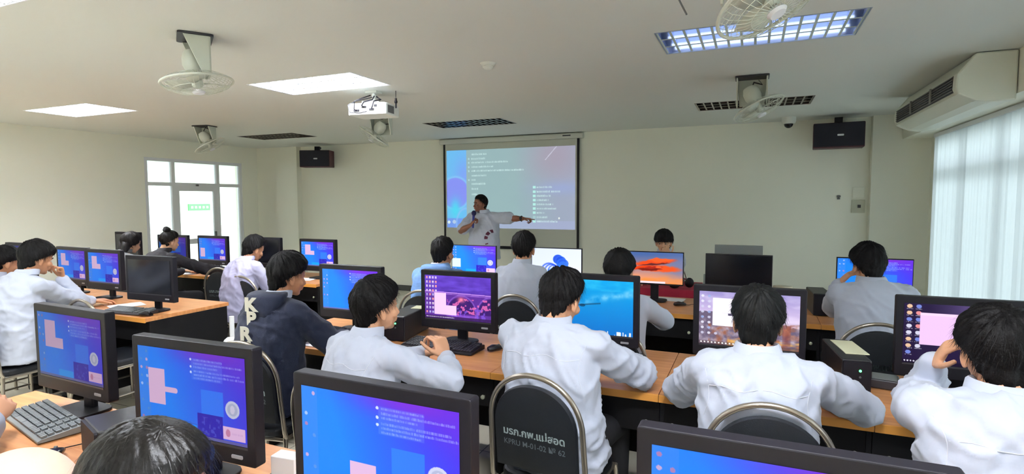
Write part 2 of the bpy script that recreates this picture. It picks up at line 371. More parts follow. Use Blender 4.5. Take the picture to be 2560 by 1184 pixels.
# ------------------------------------------------------------ ceiling fans
def fan(x, y, tilt, label, rz=0, cable=False):
    t = thing('ceiling_fan', label, 'fan', (x, y, ZC), rz, 'caged orbit fans on the ceiling')
    m = MB(); m.rbox((0, 0, -.008), (.27, .2, .012), .02); O('mounting_plate', m, plastic_dk, t)
    m = MB()   # U bracket: back plate and two tapering cheeks
    m.prism([(-.12, -.014), (.12, -.014), (.10, -.24), (-.10, -.24)], 'Y', .07, .082)
    for s_ in (-1, 1): m.prism([(-.07, -.014), (.075, -.014), (.075, -.24), (.03, -.24)], 'X', s_*.118-.006, s_*.118+.006)
    O('bracket', m, fan_white, t, bevel=.003)
    q = Matrix.Rotation(R(tilt[0]), 4, 'X') @ Matrix.Rotation(R(tilt[1]), 4, 'Y')
    c = V((0, -.01, -.15))
    def P(p): return c+(q @ V(p))
    m = MB(); m.lathe([(.02, .07), (.05, .06), (.068, .02), (.07, -.03), (.055, -.07), (.03, -.09)], c, 20, q); O('motor', m, fan_white, t, smooth=True)
    m = MB(); m.tube([P((.03, 0, .06)), P((.06, .04, .1)), V((.08, .07, -.06)), V((.05, .075, -.02))], .006, 8); O('cable', m, plastic_dk, t, smooth=True)
    Rr = .21; zc_ = -.14
    m = MB(); m.tube([P((Rr*cos(2*pi*i/40), Rr*sin(2*pi*i/40), zc_)) for i in range(40)], .0075, 8, closed=True)
    O('cage_rim', m, fan_white, t, smooth=True)
    m = MB()
    for i in range(36):
        a = 2*pi*i/36
        m.tube([P((r_*cos(a), r_*sin(a), zc_+h)) for r_, h in ((.04, .055), (.12, .05), (.185, .025), (Rr, 0), (.185, -.03), (.12, -.055), (.03, -.062))], .0013, 4)
    for r_, h in ((.1, .052), (.1, -.058), (.155, .038), (.155, -.045)): m.tube([P((r_*cos(2*pi*i/32), r_*sin(2*pi*i/32), zc_+h)) for i in range(32)], .0015, 4, closed=True)
    O('cage', m, fan_white, t, smooth=True)
    m = MB(); m.lathe([(.035, .01), (.04, 0), (.03, -.012)], P((0, 0, zc_-.062)), 16, q); O('badge', m, white_al, t, smooth=True)
    m = MB()
    for k in range(3):
        a0 = k*2*pi/3; vs_ = []
        for i in range(7):
            r_ = .03+i*.026; w = .05+.05*sin(i/6*pi*.8)
            for e in (-1, 1): vs_.append(P((r_*cos(a0+e*w/(r_+.06)), r_*sin(a0+e*w/(r_+.06)), zc_+e*.014)))
        m.add(vs_, [(2*i, 2*i+1, 2*i+3, 2*i+2) for i in range(6)])
    m.lathe([(.03, .03), (.035, -.02), (.02, -.035)], P((0, 0, zc_)), 14, q)
    bl = O('blades', m, fan_white, t, smooth=True); so = bl.modifiers.new('s', 'SOLIDIFY'); so.thickness = .002
    if cable:
        m = MB(); m.tube([(-.12, -.05, -.02), (-.2, -.02, -.06), (-.27, .0, -.11), (-.29, .02, -.2), (-.26, .05, -.26)], .004, 6); O('loose_cable', m, plastic_gry, t, smooth=True)
fan(-3.32, 2.55, (6, -5), 'white caged ceiling fan, hanging nearly level, upper left', R(-35))
fan(-7.1, 5.55, (14, -26), 'small far caged ceiling fan above the glazed door', R(10))
fan(-4.25, 5.75, (-8, 34), 'tilted caged ceiling fan just beneath the projector', R(15))
fan(-.03, 5.3, (-8, -24), 'caged ceiling fan in front of the unlit right-hand lamp', R(0))
fan(-.02, 2.5, (-14, -26), 'caged ceiling fan cut off by the top edge, over the blue-tinted lamp', R(0), True)

# ------------------------------------------------------------ projector, detector, dome camera
t = thing('projector', 'white projector hanging from the ceiling with black cables behind', 'projector', (-3.4, 4.5, ZC), R(8))
m = MB(); m.box((0, 0, -.01), (.12, .12, .02)); m.cyl((0, 0, 0), (0, 0, -.10), .022); m.box((0, 0, -.11), (.18, .14, .02)); O('ceiling_mount', m, plastic_wht, t)
m = MB(); m.rbox((0, 0, -.185), (.40, .30, .11), .03); O('body', m, M('projector_white', (232, 236, 232), .4), t, bevel=.008)
m = MB(); m.box((.201, -.04, -.185), (.004, .12, .07)); O('side_vent', m, plastic_gry, t)
m = MB(); m.box((-.02, -.151, -.185), (.3, .004, .08)); m.mi = 1; [m.box((x_, -.155, z_), (w_, .01, h_)) for x_, z_, w_, h_ in ((-.1, -.2, .06, .02), (-.02, -.17, .05, .016), (.06, -.195, .05, .02), (.1, -.16, .03, .02))]
O('rear_connector_panel', m, [plastic_wht, plastic_blk], t)
m = MB()
m.tube([(-.02, -.03, -.04), (-.06, -.12, -.08), (-.1, -.19, -.12), (-.11, -.18, -.19), (-.1, -.16, -.2)], .006, 7); m.tube([(.02, -.03, -.05), (.05, -.12, -.1), (.0, -.19, -.13), (-.03, -.18, -.16), (-.02, -.16, -.17)], .007, 7)
m.tube([(.0, -.03, -.06), (-.14, -.1, -.1), (-.18, -.17, -.15), (-.15, -.19, -.22), (-.05, -.19, -.23), (.02, -.17, -.215)], .005, 7); m.tube([(.03, 0, -.05), (.1, -.05, -.09), (.08, -.15, -.12), (.06, -.16, -.19)], .007, 7)
O('cables', m, plastic_blk, t, smooth=True)
m = MB(); m.lathe([(.05, .01), (.06, 0), (.055, -.02)], (0, .155, -.185), 16, Matrix.Rotation(R(90), 4, 'X')); O('lens', m, plastic_blk, t, smooth=True)
m = MB(); m.rbox((0, 0, -.02), (.02, .02, .045), .008); m.cyl((0, 0, -.04), (0, 0, -.09), .008); m.ell((0, 0, -.03), (.016, .016, .02))
o = O('microphone_clip', m, plastic_blk); o.location = (-3.18, 4.55, 2.625); tag(o, 'small black cable plug hanging beside the projector', 'plug')
m = MB(); m.cyl((0, 0, 0), (0, 0, .1), .003)
O('cord', m, plastic_blk, o)
t = thing('smoke_detector', 'round white smoke detector on the ceiling', 'smoke detector', (-1.9, 3.94, ZC))
m = MB(); m.lathe([(.062, 0), (.055, -.012), (.045, -.02)], (0, 0, 0), 24); O('base', m, plastic_wht, t, smooth=True)
m = MB(); m.lathe([(.04, -.018), (.042, -.03), (.03, -.045), (.01, -.05)], (0, 0, 0), 24); O('sensor_head', m, plastic_wht, t, smooth=True)
t = thing('dome_camera', 'white dome security camera with black lens near the right speaker', 'security camera', (.40, 8.1, ZC))
m = MB(); m.lathe([(.085, 0), (.085, -.06), (.07, -.085)], (0, 0, 0), 24); O('housing', m, plastic_wht, t, smooth=True)
m = MB(); m.ell((0, 0, -.085), (.055, .055, .055)); O('dome', m, M('black_gloss', (14, 14, 22), .1), t, smooth=True)

# ------------------------------------------------------------ air conditioner
t = thing('air_conditioner', 'white ceiling-hung air conditioner with long grey grille, upper right', 'air conditioner', (1.6, 6.05, ZC))
cream = M('air_conditioner_cream', (218, 220, 206), .5)
prof = [(-.20, -.305), (-.235, -.285), (-.25, -.24), (-.245, -.14), (-.14, -.005), (.09, -.005), (.09, -.35), (-.05, -.355), (-.13, -.34)]
m = MB(); m.prism(prof, 'Y', -.9, .9); O('casing', m, cream, t, bevel=.006)
for s_ in (-1, 1):
    m = MB(); m.prism([(a*1.04, b*1.02 if b < -.1 else b) for a, b in prof], 'Y', s_*.93-.045, s_*.93+.045); O('end_cap', m, cream, t, bevel=.012)
m = MB()
dv = V((.05, 0, -.11)).normalized()
for i in range(6):
    p = V((-.252, 0, -.155))+V((0, 0, -.02*i)); m.box(p, (.02, 1.78, .005))
O('louvre_slats', m, M('grille_grey', (120, 118, 112), .5), t)
m = MB(); m.box((-.247, 0, -.205), (.012, 1.78, .12)); O('grille_recess', m, M('grille_dark', (52, 48, 50), .6), t)
m = MB(); m.box((-.266, -.35, -.205), (.01, .03, .12)); m.box((-.266, .28, -.205), (.01, .03, .12)); O('grille_ribs', m, M('grille_rib', (140, 138, 130), .5), t)

# ------------------------------------------------------------ painted pictures for displays (a colour per mesh vertex)
def colmat(name, strength, base=(8, 8, 10), rough=.25):
    m = bpy.data.materials.new(name); m.use_nodes = True; nt = m.node_tree; b = nt.nodes['Principled BSDF']
    a = nt.nodes.new('ShaderNodeVertexColor'); a.layer_name = 'Col'
    nt.links.new(a.outputs['Color'], b.inputs['Emission Color']); b.inputs['Emission Strength'].default_value = strength
    b.inputs['Base Color'].default_value = RGB(base); b.inputs['Roughness'].default_value = rough; b.inputs['Specular IOR Level'].default_value = .12
    return m
disp_m = colmat('lit_display', .72, (2, 2, 3), .5)
def screen_mesh(img, w, h, name='screen'):
    ny, nx = img.shape[:2]
    xs = np.linspace(-w/2, w/2, nx); zs = np.linspace(h/2, -h/2, ny)
    X, Z = np.meshgrid(xs, zs); co = np.stack([X, np.zeros_like(X), Z], -1).reshape(-1, 3)
    idx = np.arange(nx*ny).reshape(ny, nx)
    q = np.stack([idx[:-1, :-1], idx[1:, :-1], idx[1:, 1:], idx[:-1, 1:]], -1).reshape(-1, 4)
    me = bpy.data.meshes.new(name); me.vertices.add(len(co)); me.vertices.foreach_set('co', co.ravel())
    me.loops.add(q.size); me.loops.foreach_set('vertex_index', q.ravel()); me.polygons.add(len(q))
    me.polygons.foreach_set('loop_start', np.arange(0, q.size, 4)); me.polygons.foreach_set('loop_total', np.full(len(q), 4)); me.update()
    at = me.color_attributes.new('Col', 'FLOAT_COLOR', 'POINT')
    c = np.clip(img, 0, 1); c = np.where(c <= .04045, c/12.92, ((c+.055)/1.055)**2.4)
    at.data.foreach_set('color', np.concatenate([c, np.ones((ny, nx, 1))], -1).ravel().astype(np.float32)); me.update()
    return me
class Pic:
    def __init__(s, w, h): s.h, s.w = h, w; s.x, s.y = np.meshgrid(np.linspace(0, 1, w), np.linspace(0, 1, h)); s.a = np.zeros((h, w, 3))
    def fill(s, mask, c, al=1.0):
        mask = np.clip(mask.astype(float), 0, 1)[..., None]*al; s.a = s.a*(1-mask)+np.array(c)/255.*mask
    def rect(s, x0, y0, x1, y1, c, al=1.0): s.fill((s.x >= x0) & (s.x <= x1) & (s.y >= y0) & (s.y <= y1), c, al)
    def ell(s, cx, cy, rx, ry, c, al=1.0): s.fill(((s.x-cx)/rx)**2+((s.y-cy)/ry)**2 <= 1, c, al)
    def ring(s, cx, cy, rx, ry, t, c, al=1.0): d = np.sqrt(((s.x-cx)/rx)**2+((s.y-cy)/ry)**2); s.fill(np.exp(-((d-1)/t)**2), c, al)
    def glow(s, cx, cy, rx, ry, c, al=1.0): s.fill(np.exp(-((s.x-cx)/rx)**2-((s.y-cy)/ry)**2), c, al)
    def noise(s, fx, fy, seed=0, oct=3):
        r = np.random.RandomState(seed); out = np.zeros((s.h, s.w)); amp = 1; tot = 0
        for k in range(oct):
            nx, ny = int(fx*2**k)+2, int(fy*2**k)+2; g = r.rand(ny, nx); X = s.x*(nx-1.001); Y = s.y*(ny-1.001); i = X.astype(int); j = Y.astype(int); u = X-i; v = Y-j
            u = u*u*(3-2*u); v = v*v*(3-2*v)
            out += amp*(g[j, i]*(1-u)*(1-v)+g[j, i+1]*u*(1-v)+g[j+1, i]*(1-u)*v+g[j+1, i+1]*u*v); tot += amp; amp *= .5
        return out/tot
    def text(s, x0, x1, y, hgt, c, al, seed=0):   # a line of small unreadable writing
        r = np.random.RandomState(seed); x = x0
        while x < x1:
            L = r.uniform(.5, 2.2)*hgt*1.2; xe = min(x1, x+L*2)
            g = x
            while g < xe: w = hgt*.28*r.uniform(.5, 1.1); s.rect(g, y-hgt*r.uniform(.35, .6), g+w, y+hgt*.45, c, al*r.uniform(.6, 1)); g += w*1.45
            x = xe+hgt*.3
def desktop(w=200, h=125, var=0, dim=1.0, notes=1, card=1, win=1, tiles=1):
    p = Pic(w, h); x, y = p.x, p.y
    for k, c in enumerate(zip((28, 128, 252), (74, 48, 226))): p.a[..., k] = (c[0]+(c[1]-c[0])*np.clip((x*1.25-.35+.25*(0.5-y)), 0, 1))/255
    p.glow(.72, 0, .35, .14, (128, 44, 206), .85); p.glow(1, .15, .25, .2, (110, 50, 215), .5)
    p.rect(0, 0, .11, 1, (70, 130, 225), .45)
    r = np.random.RandomState(var+3)
    for j in range(9):
        for i in range(2):
            if r.rand() < .6: c = [(190, 200, 240), (230, 170, 190), (90, 140, 210), (200, 120, 150)][r.randint(4)]; p.ell(.03+i*.055, .06+j*.1, .011, .018, c, .75)
    if notes:
        for k, (yy_, a, b) in enumerate(((.09, .54, .80), (.13, .54, .97), (.17, .54, .76), (.22, .54, .95), (.26, .54, .99), (.30, .54, .78))): p.text(a, b, yy_, .022, (170, 190, 255), .6, var*7+k)
        for yy_ in (.085, .17, .235): p.ell(.515, yy_, .009, .014, (215, 230, 255), .9)
        p.rect(.52, .07, .8, .32, (110, 150, 255), .25)
    if tiles:
        p.rect(.60, .42, .80, .70, (50, 130, 255), .75); p.rect(.32, .86, .55, .97, (20, 160, 255), .9); p.rect(.56, .70, .79, .97, (44, 24, 170), .85)
        p.fill((p.noise(60, 40, 3, 1) > .62) & (x > .58) & (x < .77) & (y > .74) & (y < .95), (90, 110, 220), .5)
    if card:
        p.ell(.88, .60, .062, .10, (196, 200, 226)); p.ell(.88, .60, .045, .072, (170, 176, 206)); p.ell(.88, .6, .02, .05, (205, 200, 225)); p.rect(.79, .80, .985, .95, (226, 186, 226)); p.ell(.835, .875, .02, .045, (200, 130, 170)); p.text(.87, .96, .875, .02, (190, 150, 205), .7, 5)
    wc = (214, 178, 214)
    if win == 1: p.rect(.10, .25, .26, .68, wc); p.rect(.26, .46, .36, .52, wc); p.ell(.36, .49, .02, .032, wc)
    if win == 2: p.rect(.12, .12, .29, .5, wc); p.rect(.12, .38, .41, .54, wc)
    if win == 3: p.rect(.33, .62, .50, 1, wc); p.rect(.50, .84, .62, .9, wc)
    if win == 4: p.rect(.05, .45, .22, .86, wc)
    if win == 5: p.rect(.0, .48, .2, .8, (200, 226, 250)); 
    p.rect(0, .965, 1, 1, (110, 100, 150), .8)
    return p.a*dim
def pic_bridge():
    p = Pic(260, 165); x, y = p.x, p.y; n = p.noise(10, 8, 2, 4)
    p.a[:] = np.array((96, 60, 190))/255; p.fill(np.clip(n*1.4-.3, 0, 1), (70, 40, 140), .8)
    p.fill((y < .34)*np.clip(p.noise(4, 14, 5, 3)*1.6-.5, 0, 1), (120, 90, 230), .7)
    p.fill(y > .38, (96, 42, 130), .55); p.fill(abs(y-.375-.03*x) < .012, (180, 130, 225)); p.fill(abs(y-.41-.03*x) < .008, (150, 100, 205))
    for cx, rx in ((.56, .22), (1.0, .2)): p.ring(cx, .82, rx, .38, .035, (130, 86, 190)); p.fill((((x-cx)/rx)**2+((y-.82)/.36)**2 < .9) & (y < .85), (52, 24, 96), .8)
    p.fill((p.noise(26, 16, 8, 2) > .62) & (y > .5) & (y < .9) & (x > .35), (235, 110, 180), .8); p.fill((p.noise(30, 14, 9, 2) > .6) & (y > .72) & (x > .35), (120, 80, 210), .8)
    p.glow(.56, .53, .05, .06, (255, 130, 160), .9); p.rect(.36, .88, .8, .96, (150, 90, 215), .6)
    r = np.random.RandomState(1)
    for j in range(9):
        for i in range(4 if j < 4 else 3):
            c = [(225, 205, 235), (250, 160, 150), (190, 190, 240), (240, 220, 225)][r.randint(4)]; p.rect(.02+i*.047, .03+j*.1, .046+i*.047, .075+j*.1, c, .85); p.rect(.018+i*.047, .082+j*.1, .048+i*.047, .09+j*.1, (220, 210, 240), .6)
    wc = (246, 196, 244); p.rect(.15, .40, .33, .9, wc); p.rect(.15, .68, .49, .9, wc); p.rect(0, .93, 1, 1, (52, 24, 80), .8); p.text(.02, .45, .962, .02, (225, 215, 240), .9, 4); return p.a
def pic_ocean():
    p = Pic(200, 150); x, y = p.x, p.y
    for k, (a, b) in enumerate(((12, 20), (160, 110), (226, 196))): p.a[..., k] = (a+(b-a)*y)/255
    p.fill((y < .2)*np.clip(p.noise(8, 14, 3)*1.5-.4, 0, 1), (70, 200, 235), .7); p.fill(np.exp(-((y-.42+.32*(x-.35))/.07)**2)*(x > .3)*np.clip(p.noise(14, 10, 5)*1.6-.4, 0, 1), (150, 210, 235), .8)
    p.fill(np.exp(-((y-.47+.2*(x-.4))/.012)**2)*(x > .33)*(x < .62), (20, 60, 90), .8); p.ell(.4, .48, .035, .03, (14, 50, 80), .7); p.fill((y > .93)*(p.noise(60, 3, 3, 1) > .6)*(x > .7), (220, 230, 240)); return p.a
def pic_bloom():
    p = Pic(200, 120); x, y = p.x, p.y
    for k, (a, b) in enumerate(((200, 226), (214, 232), (244, 250))): p.a[..., k] = (a+(b-a)*np.clip(.5+x*.3+.3*y, 0, 1))/255
    for i in range(9): an = -1.3+i*.42; p.ell(.5+.14*cos(an), .62+.26*sin(an), .10+.012*(i % 3), .16, (18+i*12, 60+i*18, 214+i*4), .85); p.ring(.5+.14*cos(an), .62+.26*sin(an), .10, .16, .06, (60, 130, 250), .7)
    for i in range(4): p.ring(.36+.05*i, .78, .16-.02*i, .26-.03*i, .10, (24, 70, 225), .8)
    p.rect(0, .94, 1, 1, (190, 200, 240), .7); return p.a
def pic_canyon():
    p = Pic(220, 135); x, y = p.x, p.y
    for k, (a, b) in enumerate(((72, 222), (100, 148), (158, 120))): p.a[..., k] = (a+(b-a)*np.clip(y*1.3-.1, 0, 1))/255
    p.glow(.95, .5, .3, .4, (110, 120, 160), .8)
    def rot(cx, cy, an): return (x-cx)*cos(an)+(y-cy)*sin(an)*.6, -(x-cx)*sin(an)/.6*.5+(y-cy)*cos(an)
    n = p.noise(8, 5, 7)*.1-.05
    for cx, cy, w, h, an, c in ((.5, .32, .44, .10, -.22, (232, 74, 28)), (.62, .24, .26, .07, -.1, (248, 92, 40)), (.6, .52, .42, .13, .02, (236, 84, 34)), (.3, .5, .3, .07, -.2, (226, 64, 20)), (.42, .55, .25, .06, .0, (120, 30, 20)), (.5, .38, .3, .035, -.22, (100, 40, 40)), (.5, .48, .18, .05, -.1, (170, 40, 24)), (.58, .48, .06, .05, 0, (255, 96, 50))):
        u, v = rot(cx, cy, an); p.fill(np.clip(1.6*(1-((u)/w)**2-((v+n)/h)**2), 0, 1), c)
    p.fill(np.clip((y-.66)*5, 0, 1)*np.clip(p.noise(5, 8, 2)*1.8-.3, 0, 1), (240, 140, 60), .8); p.rect(0, .94, .7, 1, (238, 214, 220)); return p.a
def pic_rocks():
    p = Pic(280, 175); x, y = p.x, p.y
    for k, (a, b) in enumerate(((150, 210), (140, 190), (196, 224))): p.a[..., k] = (a+(b-a)*np.clip(y*2, 0, 1))/255
    p.fill(np.clip(p.noise(5, 9, 2)*1.8-.6, 0, 1)*(y < .5), (235, 225, 245), .7); n = p.noise(16, 12, 4, 4); p.fill(y > .46+.1*(x > .5)+.05*n-.1*(x < .15), (104, 92, 116)); p.fill((y > .5)*np.clip(n*2.4-.9, 0, 1), (190, 176, 190), .8)
    p.fill((y > .62-.1*x)*(x > .1)*np.clip(p.noise(18, 12, 9, 3)*2.6-1, 0, 1), (150, 92, 70), .9); p.fill((y > .55)*(x > .45)*np.clip(p.noise(14, 9, 19, 3)*3-1.3, 0, 1), (236, 160, 110), .9); p.fill((y > .85)*(x > .3)*np.clip(p.noise(10, 20, 6)*2.4-.8, 0, 1), (226, 170, 90), .9); p.fill((x > .84)*(y > .55)*(x < .92)*np.clip(p.noise(8, 4, 12)*2-.4, 0, 1), (120, 60, 60), .8)
    r = np.random.RandomState(2)
    for j in range(8):
        for i in range(2 if j < 7 else 3): p.ell(.035+i*.07, .09+j*.1, .016, .024, [(225, 225, 240), (150, 170, 220), (200, 200, 225)][r.randint(3)], .85)
    p.rect(.14, .12, .44, .64, (246, 240, 252)); p.rect(.30, .40, .4, .44, (90, 84, 110)); p.rect(.24, .395, .4, .4, (200, 195, 215)); p.rect(.0, .94, 1, 1, (80, 60, 60), .5)
    for i in range(15): p.ell(.025+i*.037, .965, .009, .014, (240, 235, 235))
    return p.a
def pic_dark():
    p = Pic(260, 165); x, y = p.x, p.y; p.a[:] = np.array((34, 22, 58))/255; p.fill(np.clip((x-.2), 0, 1)*np.clip(.8-y, 0, 1)*1.6, (110, 92, 150)); p.glow(.75, .1, .3, .3, (130, 110, 165), .6)
    r = np.random.RandomState(5)
    for j in range(8):
        for i in range(2 if j < 7 else 1): c = [(220, 220, 240), (240, 150, 150), (120, 140, 220), (240, 200, 160)][r.randint(4)]; p.ell(.045+i*.075, .05+j*.11, .022, .032, c, .9); p.text(.02+i*.075, .075+i*.075, .095+j*.11, .014, (220, 220, 235), .7, j)
    p.rect(.135, .15, .50, .68, (228, 190, 236)); p.rect(.135, .15, .5, .19, (238, 206, 242)); p.rect(0, .94, 1, 1, (24, 14, 40))
    for i in range(9): p.ell(.02+i*.025, .965, .007, .012, (210, 205, 225))
    return p.a

# ------------------------------------------------------------ monitors
def monitor(x, y, rz, img, label, kind='aio', w=None, hgt=None, z0=.75, bottom=None, off=False, tilt=0, back=None):
    aio = kind == 'aio'
    W = w or (.53 if aio else .505); H = hgt or (.37 if aio else .295); B = bottom if bottom is not None else (.085 if aio else .15)
    bz = .03 if aio else .007; top = .032 if aio else .008; chin = .062 if aio else .014
    t = thing('computer_monitor', label, 'monitor', (x, y, z0), rz, 'computer monitors on the desks')
    T = .04 if aio else .022
    m = MB(); m.rbox((0, 0, B+H/2), (W, T, H), .008 if aio else .003, 'Y'); m.mi = 0
    if aio: m.rbox((0, T/2+.014, B+H*.48), (W*.8, .03, H*.76), .03, 'Y')
    else: m.rbox((0, T/2+.008, B+H*.42), (W*.5, .02, H*.5), .02, 'Y')
    case = back or (plastic_blk if aio else M('slim_bezel', (18, 18, 26), .35))
    O('casing', m, case, t, bevel=.003)
    sw, sh = W-2*bz, H-top-chin
    if off:
        m = MB(); m.box((0, -T/2-.0015, B+chin+sh/2), (sw, .003, sh)); O('screen', m, M('switched_off_screen', (16, 18, 26), .18), t, label='dark switched-off screen')
    elif img is not None:
        o = bpy.data.objects.new('screen', screen_mesh(img, sw, sh)); o.data.materials.append(disp_m); link(o, t); o.location = (0, -T/2-.0015, B+chin+sh/2)
    if aio and img is not None or off and aio:
        m = MB(); m.rbox((W*.36, -T/2-.001, B+chin*.42), (.045, .003, .011), .003, 'Y'); O('badge', m, M('silver_badge', (150, 150, 156), .4), t)
        m = MB(); m.box((0, -T/2-.0005, B+chin-.006), (sw, .003, .007)); O('lower_trim', m, plastic_dk, t)
    m = MB(); m.rbox((0, T/2+.03, (B+H*.45)/2), (.07, .025, B+H*.45), .008); O('stand_neck', m, plastic_blk, t)
    m = MB(); m.rbox((0, .01, .006), (.22, .17, .012), .05); O('stand_foot', m, plastic_blk, t, bevel=.003)
    return t
# front row, nearest the viewer
monitor(-.83, 1.10, R(-1), desktop(330, 210, 1, 1.0, win=3), 'near monitor with bright blue desktop, bottom centre of the view')
monitor(.065, 1.10, 0, desktop(300, 190, 2, .98, notes=0, card=0, win=0, tiles=0), 'near monitor cut off by the bottom edge, below the boy before the rocky wallpaper')
monitor(-1.635, 1.21, R(2), desktop(300, 190, 3, .86, win=1), 'near monitor with blue desktop and pink hammer-shaped window, behind the dark-haired head')
monitor(-2.63, 1.40, R(-2), desktop(240, 150, 4, .72, win=2), 'leftmost monitor of the nearest row, beside the desk corner')
# second row
monitor(-2.53, 3.06, R(0), desktop(220, 140, 5, 1.05, card=0, win=0, tiles=0), 'blue-screened monitor in front of the navy hooded jacket')
monitor(-1.69, 3.06, R(0), pic_bridge(), 'monitor with purple bridge wallpaper behind the clasped hands')
monitor(-.83, 3.06, 0, pic_ocean(), 'monitor with turquoise sea wallpaper', w=.54, hgt=.40, bottom=.08)
monitor(-.01, 3.06, 0, pic_rocks(), 'monitor with rocky beach wallpaper, mostly behind one head')
monitor(.885, 3.06, 0, pic_dark(), 'monitor with dark purple desktop and pink window, far right')
# third row: thin-bezel screens
monitor(-2.58, 5.0, 0, desktop(180, 110, 6, 1.08, win=5), 'thin monitor with blue desktop next to the pale blue jacket', 'thin')
monitor(-1.70, 5.0, 0, pic_bloom(), 'thin monitor with white wallpaper and blue petals', 'thin')
monitor(-.79, 5.0, 0, pic_canyon(), 'thin monitor with orange rock wallpaper', 'thin', bottom=.145)
monitor(-.10, 5.0, 0, None, 'switched-off black monitor in the third row', 'thin', off=True, bottom=.145, w=.52)
monitor(.865, 5.0, 0, desktop(160, 100, 7, 1.0, card=0, win=0), 'thin blue-screened monitor behind the boy resting his cheek on his hand', 'thin')
# left block
monitor(-6.1, 3.28, R(-2), desktop(140, 90, 8, .82, win=2), 'left-block monitor beside the boy with his hand at his mouth', w=.52)
monitor(-5.5, 3.22, 0, desktop(140, 90, 9, .86, win=2), 'left-block monitor between the boy in white and the switched-off one', w=.5)
monitor(-4.50, 2.98, R(3), None, 'large switched-off monitor on the left-hand wooden desk', w=.54, off=True)
monitor(-7.25, 3.40, 0, desktop(100, 60, 10, .5, win=0, card=0), 'dim monitor half hidden behind the boy at the far left')
monitor(-4.60, 5.0, 0, desktop(140, 90, 11, 1.0, win=2), 'monitor at the end of the left block, against the front wall column')
monitor(-5.45, 5.02, 0, None, 'switched-off monitor behind the boy by the column', off=True)
monitor(-6.32, 5.0, 0, desktop(140, 90, 12, .9, win=4), 'monitor with blue desktop in front of the glazed door')
monitor(-7.0, 4.95, R(4), desktop(80, 50, 13, .6, win=0, card=0), 'dark monitor half hidden behind the hair bun')
monitor(-8.0, 5.0, 0, None, 'dark monitor behind the girl in grey, far left', off=True, bottom=.1)
# on the teacher table
monitor(-.12, 5.92, R(180), None, 'grey back of a monitor on the teacher table', 'thin', z0=.76, back=M('grey_shell', (122, 128, 128), .5), bottom=.14, w=.44)

# ------------------------------------------------------------ desks
def desk(x0, x1, y0, d, label, group):
    w = x1-x0; t = thing('computer_desk', label, 'desk', ((x0+x1)/2, y0+d/2, 0), 0, group)
    m = MB(); m.box((0, .002, .733), (w-.003, d-.004, .030)); O('desktop', m, wood, t, bevel=.002)
    m = MB(); m.box((0, -d/2+.003, .731), (w-.002, .012, .036)); O('edge_band', m, woodedge, t, bevel=.002)
    for s_ in (-1, 1):
        m = MB(); m.box((s_*(w/2-.011), .01, .359), (.018, d-.06, .718)); O('side_panel', m, black_lam, t)
        m = MB(); m.lathe([(.004, 0), (.006, .012), (.012, .018), (.011, .026), (.002, .03)], (s_*(w/2-.06), -d/2+.048, .60), 12, Matrix.Rotation(R(90), 4, 'X')); O('knob', m, knob_m, t, smooth=True)
    m = MB(); m.box((0, d/2-.03, .42), (w-.04, .016, .595)); O('back_panel', m, black_lam, t)
    m = MB(); m.box((0, -d/2+.058, .63), (w-.042, .016, .17)); m.box((0, -d/2+.2, .55), (w-.042, .28, .014)); O('drawer', m, black_lam, t)
names = {1: ['leftmost desk of the nearest row', 'second desk of the nearest row, under the hammer-window monitor', 'third desk of the nearest row, under the bottom-centre monitor', 'fourth desk of the nearest row', 'right-end desk of the nearest row'],
         2: ['second-row desk under the papers beside the navy jacket', 'second-row desk under the clasped hands', 'second-row desk under the boy using a mouse', 'second-row desk before the rocky wallpaper monitor', 'second-row desk at the right, with the power unit'],
         3: ['third-row desk under the pale blue jacket', 'third-row desk under the petal wallpaper monitor', 'third-row desk with the lone mouse and red cloth behind', 'third-row desk under the switched-off black monitor', 'third-row desk of the boy resting his cheek, right']}
E5 = [-2.95, -2.10, -1.24, -.38, .47, 1.33]; E1 = [-3.13, -2.1, -1.24, -.38, .47, 1.33]
for r_, (y0, e) in {1: (.72, E1), 2: (2.58, E5), 3: (4.5, E5)}.items():
    for i in range(5): desk(e[i], e[i+1], y0, .77, 'wood-topped desk: '+names[r_][i], 'centre block desks')
ln = ['at the aisle end, under the large switched-off monitor', 'second from the aisle, under two small monitors', 'third from the aisle, by the hand-to-mouth boy', 'fourth from the aisle, at the far left']
for i in range(4): desk(-4.27-.85*(i+1), -4.27-.85*i, 2.76, .75, 'left block middle row desk '+ln[i], 'left block desks')
ln = ['nearest the column', 'of the boy by the column', 'in front of the glazed door', 'behind the girl with the bun', 'behind the girl in grey']
for i in range(5): desk(-4.3-.85*(i+1), -4.3-.85*i, 4.62, .75, 'left far row desk '+ln[i], 'left block desks')
# teacher table with red cloth
t = thing('teacher_table', 'long teacher table behind the third row, partly under red cloth', 'table', (-.55, 5.9, 0))
m = MB(); m.box((0, 0, .74), (2.9, .6, .03)); O('tabletop', m, wood, t, bevel=.002)
for sx in (-1, 1):
    for sy in (-1, 1): m = MB(); m.box((sx*1.4, sy*.26, .3625), (.05, .05, .725)); O('leg', m, black_lam, t)
m = MB(); nx = 60
vs_ = []
for i in range(nx+1):
    x_ = -2.0+i*(1.53/nx); w_ = .012*sin(i*.9)+.008*sin(i*2.3)
    for (yy_, zz) in ((6.2, .762), (5.6, .762), (5.585+w_*.2, .74), (5.57+w_, .5), (5.565+w_*1.6, .12)): vs_.append((x_, yy_, zz))
m.add(vs_, [(i*5+k, i*5+k+1, i*5+k+6, i*5+k+5) for i in range(nx) for k in range(4)])
o = O('red_tablecloth', m, M('red_cloth', (168, 18, 50), .8, bump=.1, bscale=60), smooth=True); so = o.modifiers.new('s', 'SOLIDIFY'); so.thickness = .003; so.offset = 1; tag(o, 'deep red cloth hanging over the front of the teacher table', 'tablecloth')

